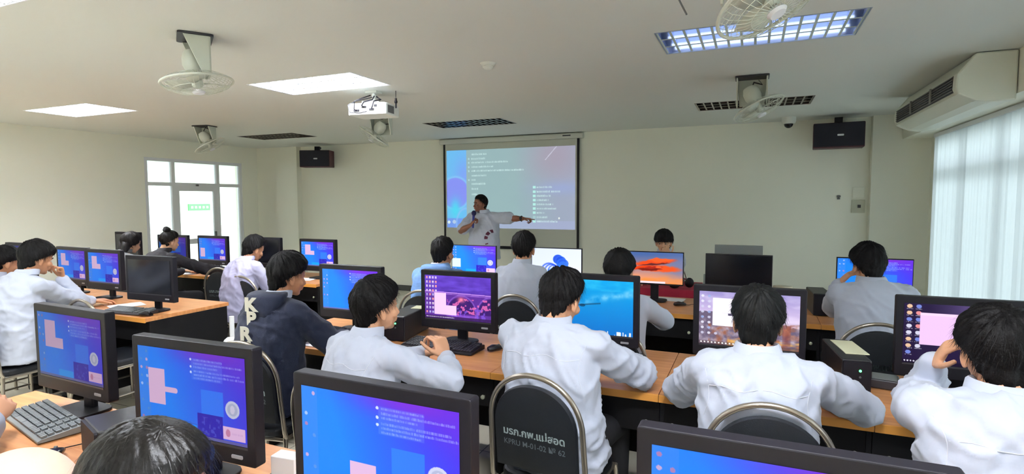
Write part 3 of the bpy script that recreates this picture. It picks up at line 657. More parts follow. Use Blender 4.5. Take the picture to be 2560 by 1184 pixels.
# ------------------------------------------------------------ projection screen, speakers, wall fittings
def pic_projection():
    p = Pic(420, 235); x, y = p.x, p.y
    for k, (a, b) in enumerate(((158, 168), (190, 176), (192, 200))): p.a[..., k] = (a+(b-a)*np.clip((x-.55)*3, 0, 1))/255
    p.fill(np.clip(p.noise(6, 5, 3), 0, 1), (150, 176, 186), .35); p.glow(.85, .12, .2, .3, (176, 160, 176), .7); p.glow(.9, .5, .18, .08, (160, 176, 226), .7); p.fill(y > .9, (172, 182, 216), .8)
    mk = x < .165
    p.fill(mk, (112, 196, 250)); p.fill(mk*np.exp(-((x-.15)/.08)**2-((y-.35)/.25)**2), (134, 170, 255), .9); p.fill(mk*((((x-.075)/.12)**2+((y-.55)/.2)**2) < 1), (140, 150, 252), .95)
    p.fill(mk*np.exp(-((np.sqrt(((x-.07)/.115)**2+((y-.55)/.2)**2)-1.05)/.07)**2), (140, 205, 255), .9); p.fill(mk*np.exp(-((x-.07)/.045)**2-((y-.76)/.13)**2), (84, 222, 250), 1); p.fill(mk*(y > .88), (120, 150, 240), .8)
    p.fill(mk*np.exp(-((np.sqrt(((x-.16)/.08)**2+((y-.95)/.2)**2)-1)/.08)**2), (150, 200, 255), .8)
    p.fill(abs((y-.02)-(.84-x)*-1.0-.0) < -1, (0, 0, 0)); p.fill((abs((.93-x)*1.9-(y-.0)-.28*0-.0-.12) < .008)*(y < .16)*(x > .7), (215, 215, 235), .8)
    c = (214, 246, 246)
    for k, (yy_, xe, ic) in enumerate(((.06, .33, 0), (.115, .32, 1), (.165, .50, 1), (.22, .38, 1), (.27, .62, 1), (.33, .33, 0), (.385, .24, 1), (.435, .32, 0), (.50, .26, 0), (.57, .25, 0))):
        p.text(.21, xe, yy_, .022, c, .85, k+30)
        if ic: p.ell(.186, yy_, .007, .013, (190, 230, 236), .8)
    for k, xe in enumerate((.83, .89, .82, .81, .84, .86, .78, .80, .87)):
        yy_ = .49+k*.052; p.text(.72, xe, yy_, .022, c, .85, k+60); p.rect(.692, yy_-.016, .712, yy_+.014, (190, 250, 240), .95 if k != 7 else .4)
    p.ell(.885, .865, .006, .012, (240, 250, 245)); p.ell(.015, .93, .012, .02, (225, 245, 245)); p.ell(.06, .925, .015, .025, (190, 215, 240), .9)
    return p.a
t = thing('projection_screen', 'pull-down projection screen showing a computer menu', 'projection screen', (-3.72, YF, 0))
m = MB(); m.rbox((0, -.05, 2.645), (2.56, .08, .085), .02, 'X'); O('housing', m, M('screen_housing', (206, 208, 198), .5), t, bevel=.004)
m = MB(); m.box((1.02, -.093, 2.65), (.13, .004, .018)); O('badge', m, plastic_dk, t)
m = MB(); m.box((0, -.052, 1.73), (2.37, .003, 1.74)); O('fabric', m, M('screen_fabric', (200, 202, 190), .9), t)
m = MB()
for s_ in (-1, 1): m.box((s_*1.2, -.0525, 1.73), (.04, .004, 1.76))
m.box((0, -.0525, .865), (2.44, .004, .03)); O('black_border', m, plastic_blk, t)
m = MB(); m.cyl((-1.22, -.055, .845), (1.22, -.055, .845), .012); O('bottom_bar', m, plastic_blk, t)
proj_m = colmat('projected_picture', .53, (50, 52, 50), .9)
o = bpy.data.objects.new('projected_image', screen_mesh(pic_projection(), 2.31, 1.32)); o.data.materials.append(proj_m); link(o, t); o.location = (0, -.0555, 1.835)
def speaker(x, y, z, rz, label, w=.56, red=False):
    t = thing('loudspeaker', label, 'speaker', (x, y, z), rz, 'loudspeakers on the front wall')
    m = MB(); m.rbox((0, 0, 0), (w, .26, .31), .012, 'Y'); O('cabinet', m, M('dark_red_cabinet', (70, 22, 34), .5), t, bevel=.005)
    m = MB(); m.rbox((0, -.132, .005), (w-.012, .014, .29), .015, 'Y'); O('grille', m, M('speaker_cloth', (26, 25, 38), .8), t)
    m = MB(); m.rbox((.02, -.14, .0), (.07, .006, .022), .006, 'Y'); O('badge', m, white_al, t)
    m = MB(); m.box((.0, .03, .19), (.09, .06, .09)); m.cyl((0, .05, .2), (0, .18, .22), .02); O('bracket', m, plastic_blk, t)
    return t
speaker(-7.5, 8.18, 2.42, R(22), 'black loudspeaker with reddish side, left of the projection screen')
speaker(.97, 8.16, 2.44, R(-4), 'black loudspeaker at the right end of the front wall')
m = MB(); m.box((0, 0, 0), (.10, .08, .09)); m.box((0, -.02, .03), (.14, .05, .03))
o = O('junction_box', m, plastic_wht, bevel=.004); o.location = (1.02, 8.4, 2.64); tag(o, 'small pale junction box above the right loudspeaker', 'junction box')
t = thing('switch_panel', 'pale wall switch panel in the right corner of the front wall', 'switch', (1.265, YF, 1.55))
m = MB(); m.box((0, -.008, -.0), (.15, .016, .17)); O('plate', m, M('switch_plate', (196, 196, 176), .5), t, bevel=.003)
m = MB(); m.box((.01, -.02, 0), (.035, .012, .04)); O('switch', m, plastic_dk, t)
m = MB(); m.box((0, -.01, .18), (.13, .02, .14)); O('upper_plate', m, wall_m, t, bevel=.003)
m = MB(); m.rbox((0, 0, 0), (.045, .012, .03), .01, 'Y'); m.rbox((0, 0, -.03), (.035, .01, .02), .006, 'Y')
o = O('wall_sensor', m, plastic_gry); o.location = (1.04, YF-.007, 1.68); tag(o, 'tiny grey sensor on the front wall beside the switch panel', 'sensor')

# ------------------------------------------------------------ keyboards, mice and desk things
def keyboard(x, y, rz, label, w=.45, d=.15, z=.75, col=None):
    t = thing('keyboard', label, 'keyboard', (x, y, z), rz, 'keyboards on the desks')
    m = MB(); m.prism([(-d/2, .002), (d/2, .002), (d/2, .026), (d/2-.01, .03), (-d/2+.012, .016), (-d/2, .01)], 'X', -w/2, w/2); O('case', m, col or plastic_blk, t, bevel=.002)
    m = MB(); q = Matrix.Rotation(math.atan2(.014, d-.022), 4, 'X'); sl = .014/(d-.022)
    for r_ in range(6):
        y_ = -d/2+.022+r_*(d-.042)/5
        n = 20; xx = -w/2+.012
        while xx < w/2-.02:
            kw = .0142 if not (r_ == 0 and abs(xx+.06) < .05) else .09
            if not (abs(xx-w*.2) < .006 or abs(xx-w*.325) < .006): m.box((xx+kw/2, y_, .0185+(y_+d/2-.012)*sl+.002), (kw, (d-.05)/5*.82, .008), q)
            xx += kw+.0042
    O('keys', m, M('keycaps', (44, 44, 50), .5) if col is None else M('grey_keycaps', (110, 114, 116), .5), t)
def mouse(x, y, rz, label, cable=None, z=.75):
    t = thing('computer_mouse', label, 'mouse', (x, y, z), rz, 'computer mice')
    m = MB(); m.loft([(V((0, -.052, .010)), V((.012, 0, 0)), V((0, 0, .008))), (V((0, -.042, .014)), V((.027, 0, 0)), V((0, 0, .0135))), (V((0, -.01, .018)), V((.031, 0, 0)), V((0, 0, .0175))), (V((0, .025, .015)), V((.028, 0, 0)), V((0, 0, .0145))), (V((0, .048, .011)), V((.022, 0, 0)), V((0, 0, .010)))], 16, 2.3)
    O('shell', m, M('black_mouse', (28, 26, 30), .25), t, smooth=True)
    m = MB(); m.cyl((-.004, .028, .027), (.004, .028, .027), .007, 12); O('wheel', m, plastic_gry, t)
    if cable: m = MB(); m.tube([(0, .05, .008), (0.004, .08, .004)]+cable, .002, 6); O('cable', m, plastic_blk, t, smooth=True)
keyboard(-1.72, 2.90, R(-2), 'black keyboard before the purple bridge wallpaper, behind the clasped hands', .5, .17)
keyboard(-2.60, 2.93, R(-6), 'black keyboard on the desk before the navy jacket', .44, .14)
keyboard(-.80, 2.90, 0, 'black keyboard before the turquoise wallpaper, hidden by the mouse user')
keyboard(-.0, 2.86, 0, 'black keyboard in front of the rocky wallpaper monitor')
keyboard(.98, 2.86, 0, 'black keyboard in front of the dark purple desktop, far right')
kg = M('grey_keyboard_case', (124, 128, 128), .5)
keyboard(-2.62, 1.27, R(-12), 'grey keyboard on the nearest row, bottom left corner', .46, .16, col=kg)
keyboard(-1.50, 1.03, R(3), 'black keyboard under the hammer-window monitor, behind the dark-haired head', .46, .15)
keyboard(-.83, .93, 0, 'black keyboard below the bottom-centre monitor')
keyboard(-5.62, 2.96, R(-4), 'keyboard under the two small left-block monitors', .44, .15, col=plastic_dk)
keyboard(-4.60, 2.86, R(5), 'keyboard below the large switched-off monitor, at the aisle corner', .44, .14, col=plastic_dk)
keyboard(-6.5, 4.8, 0, 'keyboard in front of the far blue monitor by the glazed door', .42, .14, col=plastic_dk)
keyboard(-1.08, 4.88, R(-3), 'dark keyboard under the orange wallpaper, third row', .52, .15, col=M('brown_black', (52, 42, 40), .5))
keyboard(-2.6, 4.8, 0, 'black keyboard in front of the man in pale blue'); keyboard(-1.7, 4.8, 0, 'black keyboard under the petal wallpaper')
mouse(-1.40, 2.98, R(-25), 'black mouse on the wood beside the split keyboard', [(-.03, .1, .004), (-.02, .16, .004), (.04, .2, .004)])
mouse(-.55, 4.86, R(-60), 'black mouse alone on the third-row desk', [(-.02, .12, .004), (.05, .2, .004), (0, .26, .004)])
mouse(.66, 2.90, R(-15), 'black mouse on the right-hand desk below the small box', None)
mouse(-2.235, 1.10, R(40), 'black mouse near the grey keyboard, bottom left corner', [(.05, .10, .004), (.13, .12, .004), (.25, .1, .004)])
mouse(-4.36, 2.83, R(-80), 'small mouse at the corner of the left wooden desk', None)
mouse(-.56, 3.11, R(0), 'mouse under the hand of the boy in the middle', None)
def ups(x, y, rz, label, w=.12, h=.17, d=.40, paper=True, z=.75, led=True):
    t = thing('power_unit', label, 'power unit', (x, y, z), rz, 'small black power units on the desks')
    m = MB(); m.box((0, 0, h/2), (w, d, h)); O('case', m, M('satin_black_case', (30, 29, 33), .4), t, bevel=.006)
    m = MB(); m.rbox((0, -d/2-.004, h/2), (w*.94, .01, h*.94), .01, 'Y'); O('front_panel', m, plastic_blk, t)
    if led:
        m = MB(); m.cyl((w*.1, -d/2-.008, h*.72), (w*.1, -d/2-.012, h*.72), .0055, 12); O('indicator_light', m, green_led, t)
        m = MB(); m.cyl((w*.1, -d/2-.008, h*.55), (w*.1, -d/2-.012, h*.55), .005, 12); O('button', m, plastic_gry, t)
def sheet(name, x, y, z, w, d, rz, label, mat=paper_m, h=.003, cat='paper'):
    m = MB(); m.box((0, 0, h/2), (w, d, h)); o = O(name, m, mat); o.location = (x, y, z); o.rotation_euler = (0, 0, rz); return tag(o, label, cat)
ups(.43, 3.10, R(6), 'black power unit with green light beside the rocky wallpaper monitor'); sheet('note_paper', .45, 3.13, .921, .10, .26, R(8), 'cream note on top of the power unit beside the rocky wallpaper monitor', cream_paper)
ups(-2.12, 3.12, R(8), 'black power unit left of the purple bridge monitor', .15, .16, .38); sheet('note_paper', -2.08, 3.24, .911, .12, .1, R(10), 'cream note on the power unit left of the purple bridge monitor', cream_paper)
ups(.50, 5.02, R(4), 'third-row black power unit with a green light', .13, .17, .36)
ups(-2.06, 1.32, R(-18), 'dark power unit in the nearest row between two monitors, bottom left', .20, .12, .34, led=False)
t = thing('adapter_box', 'small dark grey box on the desk between two right-hand monitors', 'box', (.60, 3.12, .75), R(-10))
m = MB(); m.box((0, 0, .022), (.12, .12, .044)); O('case', m, plastic_dk, t, bevel=.006); m = MB(); m.box((0, 0, .045), (.10, .10, .006)); O('lid', m, M('mid_grey', (120, 124, 122), .5), t); m = MB(); m.tube([(.06, .0, .02), (.1, -.02, .01), (.11, .03, .008), (.08, .1, .006)], .003, 6); O('cable', m, plastic_blk, t)
sheet('worksheet', -2.55, 2.72, .75, .32, .2, R(-4), 'white sheets of paper on the desk before the navy jacket')
sheet('worksheet', -1.90, 2.76, .75, .30, .1, R(-2), 'white paper edge under the keyboard behind the clasped hands')
sheet('worksheet', -4.72, 4.86, .75, .3, .2, R(12), 'white paper by the monitor at the end of the left block')
sheet('worksheet', -6.5, 4.72, .75, .4, .22, R(5), 'white paper in front of the far left-block blue monitor')
sheet('worksheet', -5.95, 3.10, .75, .30, .16, R(-10), 'pale papers under the two small left-block monitors')
sheet('worksheet', -4.95, 3.05, .75, .2, .25, R(-20), 'pale papers left of the large switched-off monitor')
sheet('folder', -5.3, 2.92, .75, .28, .22, R(-20), 'tan folder on the left-block desk between keyboards', M('tan_card', (190, 150, 104), .7), .006, 'folder')
sheet('worksheet', -.72, 5.12, .75, .36, .16, R(-4), 'pale paper behind the lone mouse on the third row')
sheet('worksheet', -1.42, 1.62-.2, .752, .0+.10, .09, 0, 'small cream sheet on the nearest desk, left of the white box', cream_paper)
t = thing('card_holder', 'small white box on a black stand, left of the bottom-centre monitor', 'box', (-1.345, 1.30, .75), R(6))
m = MB(); m.box((0, 0, .012), (.13, .09, .024)); O('stand', m, plastic_blk, t, bevel=.004); m = MB(); m.box((0, 0, .058), (.09, .05, .07)); O('box', m, paper_m, t, bevel=.003)
m = MB(); r2 = random.Random(7)
for i in range(6): m.ell((r2.uniform(-.05, .05), r2.uniform(-.03, .03), .018+r2.uniform(0, .015)), (.028, .02, .018), Matrix.Rotation(r2.uniform(0, 3), 4, 'Z'), 8, 6)
o = O('snack_wrapper', m, M('pinkish_wrapper', (224, 180, 170), .6), smooth=True); o.location = (-2.11, 1.40, .868); tag(o, 'crumpled pink and cream wrapper on the power unit, lower left', 'wrapper')
m = MB(); m.loft([(V((0, 0, 0)), V((.07, 0, 0)), V((0, .05, 0))), (V((0, 0, .06)), V((.085, 0, 0)), V((0, .07, 0))), (V((.0, 0, .12)), V((.075, 0, 0)), V((0, .055, 0))), (V((0.0, 0, .13)), V((.02, 0, 0)), V((0, .02, 0)))], 16)
o = O('desk_phone', m, M('beige_plastic', (190, 184, 160), .5), smooth=True); o.location = (.28, 5.86, .756); o.scale = (1.1, 1, .55); tag(o, 'beige rounded case at the right end of the teacher table', 'case')
t = thing('headset', 'dark red headset with round black ear pads on the red cloth', 'headset', (-.56, 5.72, .765), R(20))
m = MB(); m.ell((0, 0, .06), (.045, .035, .05)); m.ell((-.14, .02, .03), (.05, .04, .03)); O('ear_pad', m, plastic_blk, t, smooth=True)
m = MB(); m.tube([(0.02, .02, .02), (.0, .05, .08), (-.07, .06, .10), (-.14, .05, .06), (-.16, .02, .02)], .008, 8); O('headband', m, M('dark_red_plastic', (110, 14, 36), .4), t, smooth=True)
m = MB(); m.cyl((0, 0, 0), (0, 0, .16), .028); m.cyl((0, 0, .16), (0, 0, .20), .012)
o = O('water_bottle', m, M('clear_plastic', (170, 186, 182), .15, trans=1), smooth=True); o.location = (-.40, 5.72, .756); tag(o, 'small water bottle left of the switched-off black monitor', 'bottle')

# ------------------------------------------------------------ stacking chairs
def chair_proto():
    t = thing('banquet_chair', 'x', 'chair', (0, 0, 0), 0, 'black padded stacking chairs')
    def backpt(x, z): return V((x, -.215-.10*max(0, z-.45), z))
    hw, zt, zs = .205, .925, .70
    pts = []
    for i in range(8): pts.append(backpt(-.222+.008*i/7, .45+(zs-.45)*i/7))
    for i in range(1, 24): a = pi-pi*i/24; pts.append(backpt(.214*cos(a), zs+(zt-zs)*sin(a)**.9))
    for i in range(8): pts.append(backpt(.222-.008*(7-i)/7, zs-(zs-.45)*i/7))
    m = MB(); m.tube([V((-.222, -.20, .42))]+pts+[V((.222, -.20, .42))], .0115, 10); O('back_frame', m, steel, t, smooth=True)
    # padded back
    m = MB(); hw2 = .192; zb, zm, ztp = .50, .69, .885; outl = [(-hw2, zb)]
    for i in range(8): outl.append((-hw2, zb+(zm-zb)*(i+1)/8))
    for i in range(1, 24): a = pi-pi*i/24; outl.append((hw2*cos(a), zm+(ztp-zm)*sin(a)**.9))
    for i in range(9): outl.append((hw2, zm-(zm-zb)*i/8))
    n = len(outl); c0 = (0, .66); rings = []
    for sc_, dy in ((.86, .026), (.97, .018), (1.0, .0), (.97, -.014), (.86, -.018)):
        rings.append([backpt(x_*sc_, c0[1]+(z_-c0[1])*sc_)+V((0, dy, 0)) for x_, z_ in outl])
    vs_ = [v for r_ in rings for v in r_]; fs_ = [(j*n+i, j*n+(i+1) % n, (j+1)*n+(i+1) % n, (j+1)*n+i) for j in range(4) for i in range(n)]+[tuple(range(n)), tuple(range(4*n, 5*n))[::-1]]
    m.add(vs_, fs_); O('backrest', m, vinyl, t, smooth=True)
    bo = t.children[-1]
    an = math.atan(.10)
    for body, size, z_, bold, name, sx in (('มรภ.กพ.แม่สอด', .058, .655, .0016, 'lettering', 1.0), ('KPRU M-01-02 № 62', .036, .610, .0003, 'handwriting', .95)):
        mb = text_mb(body, size, bold, sx); q = Matrix.Rotation(R(90), 4, 'X')
        xs_ = [v[0] for v in mb.v]; k_ = .285/(max(xs_)-min(xs_))
        mb.v = [tuple(backpt(v[0]*k_, z_+v[1]*min(k_, 1.2))+V((0, -.0195, 0))) for v in mb.v]
        O(name, mb, paint_white if name == 'lettering' else M('faded_paint_lettering', (112, 120, 126), .8), bo)
    m = MB(); m.rbox((0, .0, .435), (.42, .42, .05), .09); O('seat', m, vinyl, t, bevel=.014)
    m = MB(); m.tube([(-.2, .19, .405), (.2, .19, .405), (.21, -.2, .405), (-.21, -.2, .405)], .011, 8, closed=True); O('seat_frame', m, steel, t, smooth=True)
    for s_ in (-1, 1):
        m = MB(); m.tube([(s_*.205, .19, .41), (s_*.21, .205, .3), (s_*.225, .22, .012)], .0115, 10); m.cyl((s_*.225, .22, .0), (s_*.225, .22, .02), .015, 10); O('leg', m, steel, t, smooth=True)
        m = MB(); m.tube([(s_*.214, -.20, .43), (s_*.222, -.21, .3), (s_*.225, -.27, .012)], .0115, 10); m.cyl((s_*.225, -.27, .0), (s_*.225, -.27, .02), .015, 10); O('leg', m, steel, t, smooth=True)
        m = MB(); m.tube([(s_*.216, .21, .2), (s_*.22, -.225, .2)], .007, 8); O('stretcher', m, steel, t, smooth=True)
    return t
CH = chair_proto(); used = False
CHAIRS = [(-.79, 2.36, -6, 'black chair with rounded steel back under the boy using a mouse, lettering in full view'),
 (.067, 2.38, 1, 'black chair of the boy before the rocky wallpaper, arched top showing'),
 (-1.57, 2.0, -14, 'black chair of the boy with clasped hands, hidden behind him'),
 (-2.45, 2.28, 10, 'black chair under the boy in the navy hooded jacket'),
 (.74, 2.10, 4, 'black chair under the large boy at the far right'),
 (-1.64, 4.12, -2, 'black chair of the boy sitting upright before the screen'),
 (.70, 4.02, -1, 'black chair of the boy resting his cheek, lettering partly seen'),
 (-.75, 3.40, 0, 'black chair of the student hidden by the turquoise monitor'),
 (-2.44, 4.03, 4, 'black chair of the man in the pale blue hooded jacket'),
 (-4.52, 4.10, 2, 'black chair behind the boy near the column'),
 (-5.30, 4.48, 6, 'empty black chair between the girl with the bun and the boy near the column'),
 (-6.15, 4.22, 0, 'black chair under the girl with the bun'),
 (-6.64, 4.05, 0, 'black chair under the girl in grey'),
 (-4.52, 2.72, 0, 'empty black chair at the aisle corner of the left desk'),
 (-5.02, 2.28, 4, 'black chair under the boy with his hand at his mouth'),
 (-5.68, 2.45, 0, 'black chair of the boy cut off at the left edge'),
 (-.90, .36, 0, 'black chair under the dark-haired person in the foreground'),
 (-1.36, .34, 0, 'black chair under the pale-headed person at the bottom left'),
 (-2.82, .50, 0, 'black chair under the person whose hand shows at the left edge'),
 (-.88, 6.30, 180, 'black chair behind the teacher table under the boy facing the class')]
for i, (x, y, a, l) in enumerate(CHAIRS): inst(CH, i > 0, (x, y, 0), R(a), l)

# ------------------------------------------------------------ people
def remesh(mb, vox, smooth=2, name='body'):
    me = bpy.data.meshes.new(name); me.from_pydata(mb.v, [], mb.f); fixn(me)
    o = bpy.data.objects.new('tmp', me); COL.objects.link(o)
    r = o.modifiers.new('r', 'REMESH'); r.mode = 'VOXEL'; r.voxel_size = vox; r.use_smooth_shade = True
    if smooth: s = o.modifiers.new('s', 'SMOOTH'); s.iterations = smooth; s.factor = .5
    dg = bpy.context.evaluated_depsgraph_get(); out = bpy.data.meshes.new_from_object(o.evaluated_get(dg)); out.name = name
    bpy.data.objects.remove(o); bpy.data.meshes.remove(me)
    return out
def putmesh(name, me, mat, parent, origin, label=None):
    n = len(me.vertices); a = np.empty(n*3); me.vertices.foreach_get('co', a); a = a.reshape(-1, 3)-np.array(origin); me.vertices.foreach_set('co', a.ravel())
    me.materials.clear(); me.materials.append(mat); me.polygons.foreach_set('use_smooth', [True]*len(me.polygons)); me.update()
    o = bpy.data.objects.new(name, me); link(o, parent)
    if label: o['label'] = label
    return o
def wrinkle(me, amp, freq, seed, mask=None):
    n = len(me.vertices); sd = V((seed*7.3, seed*3.1, seed*1.7))
    co = np.empty(n*3); no = np.empty(n*3); me.vertices.foreach_get('co', co); me.vertices.foreach_get('normal', no); co = co.reshape(-1, 3); no = no.reshape(-1, 3)
    d = np.empty(n)
    for i in range(n):
        p = V(co[i]); w = noise.noise(p*2.5+sd)*1.2
        q = V(((p.x*.9+p.z*.55)*freq, p.y*freq*.8, (p.z-.5*p.x+w*.25)*freq*.75))
        r1 = 1-abs(noise.noise(q*.55+sd))*2.2; r2 = noise.noise(q*1.6+sd)
        k = 1 if mask is None else mask(p)
        d[i] = amp*(.8*max(0, r1)**2+.35*r2)*k
    co += no*d[:, None]; me.vertices.foreach_set('co', co.ravel()); me.update()
def hand(mb, w, d, n, th, curl=.35, sc=1.0, curls=None, thumb=.5):
    """w wrist, d forward, n palm normal, th: towards the thumb"""
    d = V(d).normalized(); n = (V(n)-d*V(n).dot(d)).normalized(); L = d.cross(n); L = L if L.dot(V(th)) > 0 else -L
    s = sc
    mb.loft([(w-d*.02*s, L*.024*s, n*.019*s), (w+d*.01*s, L*.027*s, n*.018*s), (w+d*.05*s, L*.040*s, n*.0155*s), (w+d*.085*s, L*.041*s, n*.013*s), (w+d*.096*s, L*.036*s, n*.009*s)], 14, 2.4)
    ln = [(.033, .043), (.012, .048), (-.0105, .045), (-.031, .036)]
    for k, (off, l0) in enumerate(ln):
        c = curls[k] if curls else curl*(1+.12*k)
        p = w+d*.088*s+L*off*s; a = c*.9; rr = (.0088 if k < 3 else .0078)*s
        dd = (d*cos(a)+n*sin(a)+L*off*1.6).normalized()
        for seg, (lm, da) in enumerate(((1, 1.1), (.66, .8), (.5, 0))):
            q = p+dd*l0*lm*s; mb.cap(p, q, rr, rr*.93, 8); p = q; rr *= .93; a += c*da
            dd = (d*cos(a)+n*sin(a)+L*off*1.2).normalized()
    p = w+d*.022*s+L*.027*s; dd = (d*.62+L*.72+n*.35*thumb).normalized()
    for lm, rr in ((.042, .0125), (.034, .0105), (.026, .0092)):
        q = p+dd*lm*s; mb.cap(p, q, rr*s, rr*.92*s, 8); p = q; dd = (dd+d*.35+n*.25*thumb-L*.15).normalized()
SKIN = {'a': (214, 160, 124), 'b': (196, 140, 104), 'c': (132, 86, 66), 'd': (238, 196, 172), 'e': (226, 178, 142)}
def skin(k): return M('skin_'+{'a': 'warm', 'b': 'tan', 'c': 'brown', 'd': 'pale', 'e': 'light'}[k], SKIN[k], .5, bump=.05, bscale=180, spec=.35)
shirt_w = M('white_shirt', (186, 192, 208), .85, bump=.12, bscale=26, sheen=.2)
trouser = M('black_trousers', (22, 22, 27), .85); shoe_m = M('black_shoe', (16, 16, 18), .4)
hair_m = M('black_hair', (7, 5, 6), .6, spec=.2, bump=.25, bscale=160); hair_b = M('dark_brown_hair', (16, 11, 10), .55, spec=.22, bump=.2, bscale=160)
eye_m = M('eye_white', (186, 178, 170), .4); iris_m = M('dark_iris', (26, 18, 16), .2); lip_m = M('lips', (168, 96, 84), .5)

def hairdo(root, org, c, F, Rt, U, style, mat, near, sc):
    nu, nv = (132, 84) if near else (84, 54)
    rx, ry, rz = .0785*sc, .0975*sc, .093*sc
    S = {'short': ([0, 50, 75, 92, 112, 140, 180], [28, 24, 6, -12, -22, -46, -58], .030, .014), 'crop': ([0, 50, 75, 92, 112, 140, 180], [36, 30, 10, -8, -14, -36, -46], .020, .008),
         'full': ([0, 45, 72, 95, 115, 140, 180], [18, 14, 0, -16, -26, -48, -62], .034, .020), 'bowl': ([0, 45, 70, 95, 115, 140, 180], [-2, -4, -10, -24, -34, -48, -52], .032, .022),
         'undercut': ([0, 50, 75, 92, 112, 140, 180], [26, 20, 14, -4, -12, -36, -48], .034, .019), 'tied': ([0, 45, 72, 95, 115, 140, 180], [34, 30, 14, -6, -20, -34, -42], .018, .012),
         'long': ([0, 40, 62, 85, 115, 140, 180], [34, 22, -20, -52, -62, -66, -68], .022, .02), 'smooth': ([0, 35, 55, 72, 95, 125, 180], [40, 36, 24, 4, -34, -60, -66], .022, .020), 'none': ([0, 180], [85, 85], .001, .001)}[style]
    az, el, tt, ts = S; rn = random.Random(hash((round(c.x, 2), round(c.y, 2))) % 9999); sd = V((rn.random()*50, rn.random()*50, 3))
    crown = (U*.88-F*.47).normalized(); ce = crown.orthogonal().normalized(); cf = crown.cross(ce)
    def surf(a, e):   # azimuth from face, elevation -> radius point
        d = F*cos(e)*cos(a)+Rt*cos(e)*sin(a)+U*sin(e)
        x_, y_, z_ = d.dot(Rt), d.dot(F), d.dot(U)
        base = 1/math.sqrt((x_/rx)**2+(y_/ry)**2+(z_/rz)**2)
        if z_ < 0: base *= 1-.10*min(1, -z_*1.2)*(1 if y_ < .2 else .4)
        ad = abs(math.degrees(a)); h = np.interp(ad, az, el)+7*noise.noise(V((a*5, .3, 0))+sd)+5*noise.noise(V((a*17, 1.3, 0))+sd)
        ed = math.degrees(e); k = (ed-h)
        th = ts+(tt-ts)*max(0, sin(e))**1.2
        taper = min(1, max(0, k/20)); th *= .10+.90*taper**.65
        if y_ < 0 and z_ < -.2: bb = .079*sc/max(.5, math.hypot(cos(e)*cos(a), cos(e)*sin(a)*.95)); base = base+(max(base, min(bb, .15*sc))-base)*min(1, (-z_-.2)*4)*min(1, -y_*2.2)
        q = d-crown*d.dot(crown); ca = math.atan2(q.dot(ce), q.dot(cf)); dist = math.acos(max(-1, min(1, d.dot(crown))))
        cl = .35 if style == 'smooth' else 1
        st = cl*noise.noise(V((cos(ca)*7, sin(ca)*7, dist*1.8))+sd)*.008+(.5-abs(noise.noise(V((cos(ca)*34, sin(ca)*34, dist*2.6))+sd)))*.003
        th = th*sc+st*sc*(.35+.65*taper)*(1.3 if style in ('short', 'full') else .9)
        r_ = base+th
        if k < 0: r_ = base*(1-min(1, -k/5)*.16)+th*max(0, 1+k/4)
        return c+d*r_, k
    vs_ = []
    for j in range(nv+1):
        e = -pi/2*.98+(pi*.985)*j/nv
        for i in range(nu): vs_.append(surf(2*pi*i/nu-pi, e)[0])
    fs_ = [(j*nu+i, j*nu+(i+1) % nu, (j+1)*nu+(i+1) % nu, (j+1)*nu+i) for j in range(nv) for i in range(nu)]+[tuple(range(nu))[::-1], tuple(range(nv*nu, (nv+1)*nu))]
    m = MB(); m.add(vs_, fs_)
    N = 2200 if near else 700
    if style == 'none': N = 0
    for _ in range(N):
        a = rn.uniform(-pi, pi); e = math.asin(rn.uniform(-.75, .99)); p, k = surf(a, e)
        if k < 2: continue
        d0 = (p-c).normalized(); t0 = (d0-crown*1.0); t0 = (t0-d0*t0.dot(d0))
        if t0.length < .05: t0 = ce
        t0 = (t0.normalized()+V((rn.uniform(-.3, .3), rn.uniform(-.3, .3), rn.uniform(-.35, .1)))).normalized()
        L = rn.uniform(.02, .045)*sc; lift = (rn.uniform(.0, .005) if rn.random() < .8 or style in ('smooth', 'tied', 'crop') else rn.uniform(.004, .015))*sc; w = rn.uniform(.0007, .0014)*sc; side = t0.cross(d0).normalized()
        pv = []
        for s_ in range(4):
            u = s_/3; q = p+t0*L*u-d0*(L*L*u*u/(2*.11))+d0*(lift*u-.0015); ww = w*(1-u*.9)
            pv += [q-side*ww, q+side*ww]
        m.add(pv, [(0, 1, 3, 2), (2, 3, 5, 4), (4, 5, 7, 6)])
    if style == 'tied': m.ell(c+U*.105*sc-F*.05*sc, (.042*sc, .042*sc, .036*sc), None, 18, 12); m.ell(c+U*.12*sc-F*.06*sc, (.03*sc, .03*sc, .026*sc), None, 18, 12)
    if style == 'long':
        for s_ in (-1, 0, 1):
            b0 = c-F*.055*sc+Rt*s_*.045*sc; m.loft([(b0-U*.03, Rt*.045, F*.05), (b0-U*.12, Rt*.045, F*.04), (b0-U*.24-F*.02, Rt*.035, F*.03), (b0-U*.34-F*.02, Rt*.015, F*.012)], 14)
    o = O('hair', m, mat, root, smooth=False, off=org)
    if style != 'none': o.data.polygons.foreach_set('use_smooth', [True]*len(o.data.polygons))
    return o

